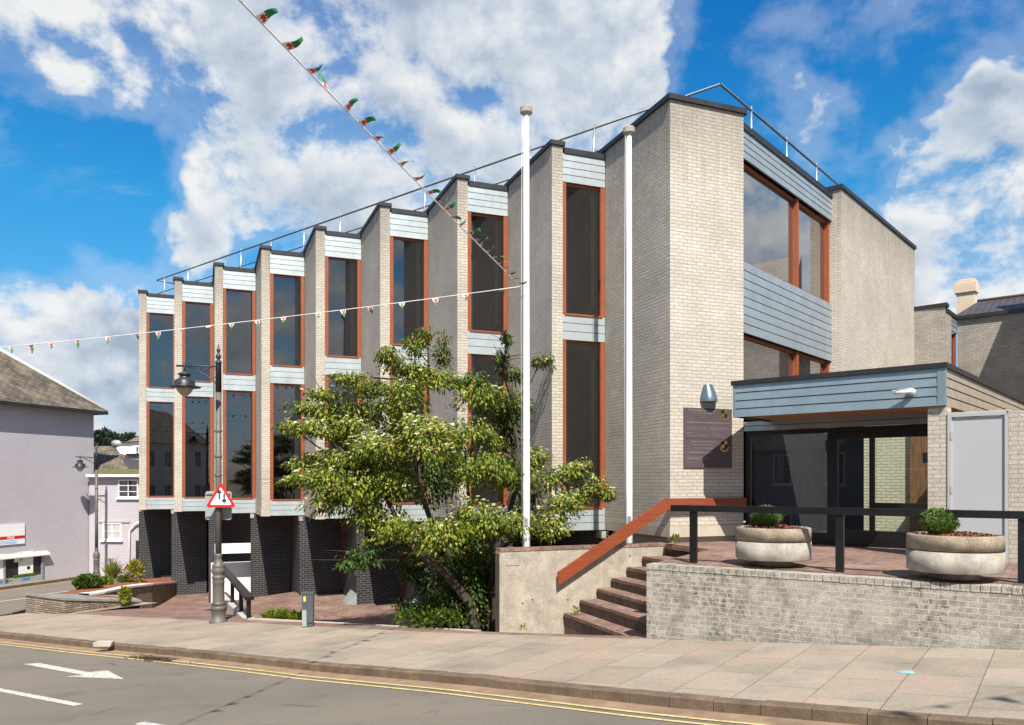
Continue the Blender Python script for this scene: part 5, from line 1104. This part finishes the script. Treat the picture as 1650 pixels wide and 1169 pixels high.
def sash(bld, p, d, nr, w, h, z, nx, ny, matg='cottage glass', fr_m='sign white', sill=True):
    f = MB(); fw = .06
    for x in [0, w-fw]: f.obox(Z(p+d*x+nr*.004, z), Z(d*fw, 0), Z(nr*.05, 0), ZUP*h)
    for zz in (z, z+h-fw): f.obox(Z(p+d*fw+nr*.004, zz), Z(d*(w-2*fw), 0), Z(nr*.046, 0), ZUP*fw)
    for i in range(1, nx): f.obox(Z(p+d*(w*i/nx-.018)+nr*.006, z+fw), Z(d*.036, 0), Z(nr*.034, 0), ZUP*(h-2*fw))
    for j in range(1, ny): f.obox(Z(p+d*fw+nr*.008, z+h*j/ny-.015), Z(d*(w-2*fw), 0), Z(nr*.030, 0), ZUP*.03)
    if sill: f.obox(Z(p-d*.08+nr*.004, z-.09), Z(d*(w+.16), 0), Z(nr*.12, 0), ZUP*.085)
    o = f.build('window', M_[fr_m], bld); g = MB(); g.obox(Z(p+d*.03+nr*.003, z+.03), Z(d*(w-.06), 0), Z(nr*.012, 0), ZUP*(h-.06)); g.build('pane', M_[matg], o); return o
m1 = wp.y/FPX
zz = lambda py: EYE+(HY-py)*wp.y/FPX
sash(LWG, yq(191), wdv, wn, 33*m1, (802-773)*m1, zz(802), 2, 3)
sash(LWG, yq(166), wdv, wn, 31*m1, (870-843)*m1, zz(870), 2, 2, 'pale interior')
b = MB(); b.obox(Z(yq(160), zz(842)), Z(wdv*(51*m1), 0), Z(wn*.06, 0), ZUP*.10); b.build('lintel', M_['lilac render'], LWG)
b = MB(); b.obox(Z(yq(219)+wn*.003, -4.2), Z(wdv*.7, 0), Z(wn*.02, 0), ZUP*(zz(871)+4.2)); b.build('door', M_['black trim'], LWG)
b = MB(); b.tube([Z(yq(226, .14), zz(840)), Z(yq(218, .12), zz(845)), Z(yq(209, .1), zz(855)), Z(yq(208, .1), -3.6)], .05, 8); b.build('drainpipe', M_['white render'], LWG)
dsh = at(187, 718, wp.y+3.4); Tn = thing('satellite_dish', dsh, 'grey satellite dish on the stone tiled roof', 'satellite dish')
b = MB(); b.grid(lambda rr, t: dsh+Vector((rr*.24*math.cos(t)*1.15, -.10+.12*rr*rr, .10+rr*.20*math.sin(t))), fr(.02, 1, 5), fr(0, 6.2832, 20)); b.build('dish', M_['sign grey'], Tn)
b = MB(); b.tube([dsh+Vector((0, 0, -.2)), dsh+Vector((0, -.05, .1))], .025, 6); b.tube([dsh+Vector((0, -.1, -.08)), dsh+Vector((-.05, -.35, .12))], .012, 5); b.build('arm', M_['dark iron'], Tn)
# villas and woods beyond
def house(name, p, d, w, dep, z0, zev, rise, wm, rm, lab, win=(), hip=True, chim=()):
    p = V2(p.x, p.y); d = V2(d.x, d.y).normalized(); nr = V2(d.y, -d.x)
    H_ = thing(name, Z(p, z0), lab, 'house')
    b = MB(); b.prism([p, p+d*w, p+d*w-nr*dep, p-nr*dep], z0, zev); b.build('wall', M_[wm], H_)
    b = MB(); o = .3; e = [p-d*o+nr*o, p+d*(w+o)+nr*o, p+d*(w+o)-nr*(dep+o), p-d*o-nr*(dep+o)]; k = min(w, dep)*.5 if hip else 0
    if w >= dep: g0, g1 = p+d*(k-o*(not hip))-nr*dep/2, p+d*(w-k+o*(not hip))-nr*dep/2; fs = [(0, 1, 5, 4), (1, 2, 5), (2, 3, 4, 5), (3, 0, 4), (3, 2, 1, 0)]
    else: g0, g1 = p+d*w/2-nr*k, p+d*w/2-nr*(dep-k); fs = [(0, 1, 4), (1, 2, 5, 4), (2, 3, 5), (3, 0, 4, 5), (3, 2, 1, 0)]
    b.raw([Z(q, zev+.02) for q in e]+[Z(g0, zev+rise), Z(g1, zev+rise)], fs); rf = b.build('roof', M_[rm], H_)
    for (u, v, hh) in chim:
        c = p+d*u-nr*v; b = MB(); b.prism([c, c+d*1.3, c+d*1.3-nr*.7, c-nr*.7], zev-.1, zev+rise+hh)
        for i in range(4): b.lathe(Z(c+d*(.2+.3*i)-nr*.35, zev+rise+hh), [(.11, 0), (.12, .05), (.10, .35), (.13, .37), (.12, .42)], 10, 1)
        b.build('chimney', [M_[wm], M_['ridge tile']], rf)
    for (u, z, ww, hh) in win: sash(H_, p+d*u, d, nr, ww, hh, z, 2, 2)
    return H_
hv = at(184, 735, 75); 
house('white_house', at(213, 740, 70), V2(1, -.1), 14, 8, -2, EYE+(HY-712)*70/FPX, 3.2, 'white render', 'slate roof', 'white house with a stone roof glimpsed beside the building end', win=[(.35, 4.3, .5, 1.0), (1.0+.1, 4.3, .6, 1.2)])
house('white_house', at(184, 740, 76), V2(1, -.05), 8, 6, -2, EYE+(HY-714)*76/FPX, .5, 'white render', 'dark slate', 'lower white house left of the stone roofed one', win=[(.5, 3.9, .5, 1.0), (1.2, 3.9, .5, 1.0)])
house('grey_house', at(203, 760, 58), V2(1, -.05), 9, 5, -3, EYE+(HY-732)*58/FPX, .05, 'grey blue render', 'dark slate', 'plain grey rendered gable below the white houses')
c = at(192, 741, 56); Tn = thing('brick_chimney', c, 'small red brick chimney stack behind the stone tiled roof', 'chimney')
b = MB(); b.obox(c+Vector((-.1, 0, -2)), Vector((.5, 0, 0)), Vector((0, .4, 0)), Vector((0, 0, 2.35))); b.build('stack', M_['red brick'], Tn)
b = MB(); b.obox(c+Vector((-.14, -.05, -.12)), Vector((.60, 0, 0)), Vector((0, .5, 0)), Vector((0, 0, .08))); b.build('ledge', M_['white render'], Tn)
for i, (px, py, Y, w, h, con, lab) in enumerate(((159, 700, 105, 3.0, 3.0, 1, 'dark tree just right of the lilac wall, on the skyline'), (170, 700, 112, 2.2, 4.0, 1, 'pointed dark conifer on the skyline left of the satellite dish'), (178, 703, 108, 3.2, 3.0, 0, 'round dark tree behind the satellite dish'), (189, 706, 118, 3.0, 2.4, 0, 'low dark tree between the dish and the white house'), (199, 706, 125, 2.5, 2.8, 0, 'airy dark tree on the skyline above the lower white house'), (212, 703, 112, 3.6, 3.0, 0, 'dark tree rising behind the stone roof of the white house'), (146, 702, 118, 5, 3.2, 0, 'dark tree hidden mostly by the lilac building'))):
    h *= .55; w *= .62; c = at(px, py+10, Y); gz_ = -3.; T0 = thing('tree', Vector((c.x, c.y, gz_)), lab, 'tree', 'trees on the skyline')
    b = MB(); rr = random.Random(80+i)
    for q in range(14):
        a = rr.uniform(0, 6.28); k = rr.random(); zz_ = rr.uniform(-.4, 1)*h*.8
        wz = w*(1-.75*max(zz_, 0)/h) if con else w
        leafclump(b, c+Vector((math.cos(a)*wz*.55*k, math.sin(a)*wz*.5*k, zz_*.7)), (wz*.45, wz*.45, h*.28), 110, .34, [0], .2, 100+i*20+q)
    b.build('crown', M_['far foliage'], T0); b = MB(); b.tube([Vector((c.x, c.y, gz_)), Vector((c.x+.1, c.y, (gz_+c.z)/2)), c+ZUP*h*.4], [.35, .28, .08], 8); b.build('trunk', M_['bark'], T0)
# red parked car, mostly hidden by the end of the building
cc = yq(222, 3.6); cz = gz(36)+.0; CR = thing('parked_car', Z(cc, cz), 'dark red parked car seen between the bed plants and the first dark pier', 'car')
cdx, cdy = Z(wdv, 0), Z(-wn, 0); prof = [(0, .35), (.05, .75), (.9, .92), (1.55, 1.42), (2.9, 1.45), (3.6, 1.0), (3.9, .9), (3.95, .35)]
b = MB(); o = Z(cc, cz); n = len(prof)
vs = [o+cdx*x+ZUP*z+cdy*(.12 if z > 1.2 else 0) for x, z in prof]+[o+cdx*x+ZUP*z+cdy*(1.58 if z > 1.2 else 1.7) for x, z in prof]
b.raw(vs, [tuple(range(n))[::-1], tuple(range(n, 2*n))]+[(i, (i+1) % n, (i+1) % n+n, i+n) for i in range(n)]); b.build('body', M_['car red'], CR)
b = MB(); b.raw([o+cdx*x+ZUP*z+cdy*y for x, z, y in ((1.12, .95, .03), (1.62, 1.34, .09), (2.85, 1.36, .09), (3.4, 1.0, .03))], [(3, 2, 1, 0), (0, 1, 2, 3)]); b.build('side_window', M_['cottage glass'], CR)
for x in (.75, 3.1):
    for y in (-.02, 1.5): b = MB(); b.tube([o+cdx*x+ZUP*.31+cdy*y, o+cdx*x+ZUP*.31+cdy*(y+.2)], .31, 18); b.build('wheel', M_['rubber'], CR)
for y in (.25, 1.25): b = MB(); b.obox(o+cdx*-.01+cdy*y+ZUP*.62, cdx*.06, cdy*.3, ZUP*.14); b.build('headlight', M_['sign white'], CR)

# ------------------------------------------------------------------ rear wing and the slate roofed house at the right
rw0 = C0+13.3*G2-GN*.35
ra, rb_ = onp(1440, rw0, SD)[1], onp(1523, rw0, SD)[1]
RW = thing('rear_wing', Z(rb_, .5), 'grey brick rear wing with a narrow timber window, behind the entrance canopy', 'building')
zt_ = EYE+(HY-494)*rb_.y/FPX
b = MB(); b.prism([ra, rb_, rb_+.9*G2, rb_+.9*G2-SD*.3, rb_+.3*G2-SD*.3, ra+.3*G2], .5, zt_); b.build('wall', M_['grey brick'], RW)
b = MB(); b.prism([ra, rb_+.06*SD-.06*G2, rb_+.06*SD+.3*G2, ra+.3*G2], zt_, zt_+.12); b.build('parapet_cap', M_['black trim'], RW)
gl_ = onp(1543, rb_, G2)[0]; rc_ = rb_+gl_*G2
y_ = lambda py, p=rb_: EYE+(HY-py)*p.y/FPX
BLs = BL; BL = RW
b = MB(); boards(b, rb_+.05*G2-.02*SD, G2, SD, gl_, y_(526), y_(501), 3); b.build('zinc_panel', [M_['zinc canopy'], M_['black trim']], RW)
window(rb_+.05*G2-.05*SD, G2, SD, gl_-.05, y_(592), y_(526), glass='cottage glass'); BL = BLs
b = MB(); b.obox(Z(rb_+.05*G2-.3*SD, y_(502)), Z(G2*gl_, 0), Z(SD*.33, 0), ZUP*.13); b.prism([rb_+.06*G2-.35*SD, rc_-.35*SD, rc_-.06*SD, rb_+.06*G2-.06*SD], .5, y_(592)-.02); b.build('trim', M_['black trim'], RW)
rd_ = onp(1700, rc_, SD)[1]; ze2 = EYE+(HY-511)*rc_.y/FPX
SH = thing('slate_roofed_house', Z(rc_, .5), 'grey brick house with a dark slate roof and one pale chimney at the right edge', 'building')
re_ = rc_+SD*9
b = MB(); b.prism([rc_, re_, re_+8*G2, rc_+8*G2], .5, ze2-.1); b.build('wall', M_['grey brick'], SH)
b = MB(); b.obox(Z(rc_-.1*SD-.12*G2, ze2-.11), Z(SD*9.2, 0), Z(G2*.15, 0), ZUP*.12); b.build('gutter', M_['black trim'], SH)
rg_ = 3.4; zr3 = EYE+(HY-487)*(rc_+rg_*G2).y/FPX
b = MB(); b.raw([Z(rc_-.15*SD-.05*G2, ze2), Z(re_-.05*G2, ze2), Z(re_+rg_*G2, zr3), Z(rc_+rg_*G2-.0*SD, zr3), Z(re_+2*rg_*G2, ze2), Z(rc_-.15*SD+2*rg_*G2, ze2)], [(0, 1, 2, 3), (3, 2, 4, 5), (0, 3, 5), (1, 4, 2)]); rfo = b.build('roof', M_['dark slate'], SH)
b = MB(); b.tube([Z(rc_+rg_*G2, zr3+.03), Z(re_+rg_*G2, zr3+.03)], .07, 6); b.build('ridge', M_['ridge tile'], rfo)
ch = onp(1541, rc_+rg_*G2, SD)[1]; zc1 = EYE+(HY-451)*ch.y/FPX; cw = 29*ch.y/FPX/1.15
b = MB()
for i, (o_, z0, z1) in enumerate(((0, zr3-.6, zc1-.55), (.07, zc1-.548, zc1-.18), (.03, zc1-.178, zc1-.06), (-.08, zc1-.058, zc1))): b.prism([ch-o_*SD-o_*G2, ch+(cw+o_)*SD-o_*G2, ch+(cw+o_)*SD+(cw*.8+o_)*G2, ch-o_*SD+(cw*.8+o_)*G2], z0, z1)
b.build('chimney', M_['terracotta'], rfo)
# unseen block added right of the frame, shaped to throw that wall's slanting shadow
sE = onp(1672, rc_-.02*G2, SD)[1]+SD*.35
b = MB(); zs_ = ze2+.1
def gq(u, z): return Z(sE-G2*u, z)
th_ = Z(SD*3.2, 0); pr_ = [gq(0.02, .5), gq(2.3, .5), gq(2.3, zs_-.4), gq(.02, zs_+3.1)]
b.raw(pr_+[q+th_ for q in pr_], [(0, 1, 2, 3), (7, 6, 5, 4), (0, 4, 5, 1), (1, 5, 6, 2), (2, 6, 7, 3), (3, 7, 4, 0)]); tag(b.build('shadow_block', M_['grey brick'], origin=pr_[0]), 'tall grey brick block with a steep sloping top, added beyond the right edge to cast the slanting shadow', 'shadow caster')

# ------------------------------------------------------------------ houses of the other side of the street (seen in the window reflections)
W4 = lambda w, zs, n: [(1.0+i*(w-2)/n, z, 1.0, 1.5) for i in range(n) for z in zs]
h0 = TNP(-2, -19.5); hd2 = -D2
def opp(t, w, zev, rise, wm, rm, lab, chim=(), n=3):
    p = TNP(t-w, -15.5); z0 = gz(t)-.3
    house('terraced_house', p, D2, w, 9, z0-1, z0+zev, rise, wm, rm, lab, win=[(u, z0+z, a, c) for (u, z, a, c) in W4(w, (.9, 3.9), n)], hip=False, chim=chim)
opp(26, 9, 6.2, 3.6, 'white render', 'slate roof', 'white terraced house across the street, seen only in reflections', chim=[(.3, 4, .8)])
opp(16.8, 10, 5.6, 3.8, 'grey blue render', 'slate roof', 'grey blue terraced house across the street, seen only in reflections', chim=[(8, 4, .9)])
opp(6.6, 8, 6.8, 3.2, 'tan render', 'dark slate', 'tan terraced house across the street, seen only in reflections', chim=[(.4, 4, .7)])
opp(-1.6, 11, 6.0, 3.5, 'white render', 'slate roof', 'long white terraced house across the street, seen only in reflections', n=4)
tp = C0+SD*12.5+G2*1; house('rendered_house', tp+G2*18, -G2, 14, 8, 0, 7.4, 2.2, 'tan render', 'dark slate', 'tan rendered house with chimney pots right of the terrace, seen only in reflections', win=[(3, 4, 1, 1.6), (7, 4, 1, 1.6), (11, 4, 1, 1.6)], hip=False, chim=[(4, 3.6, 1.0), (9.5, 3.6, 1.0)])
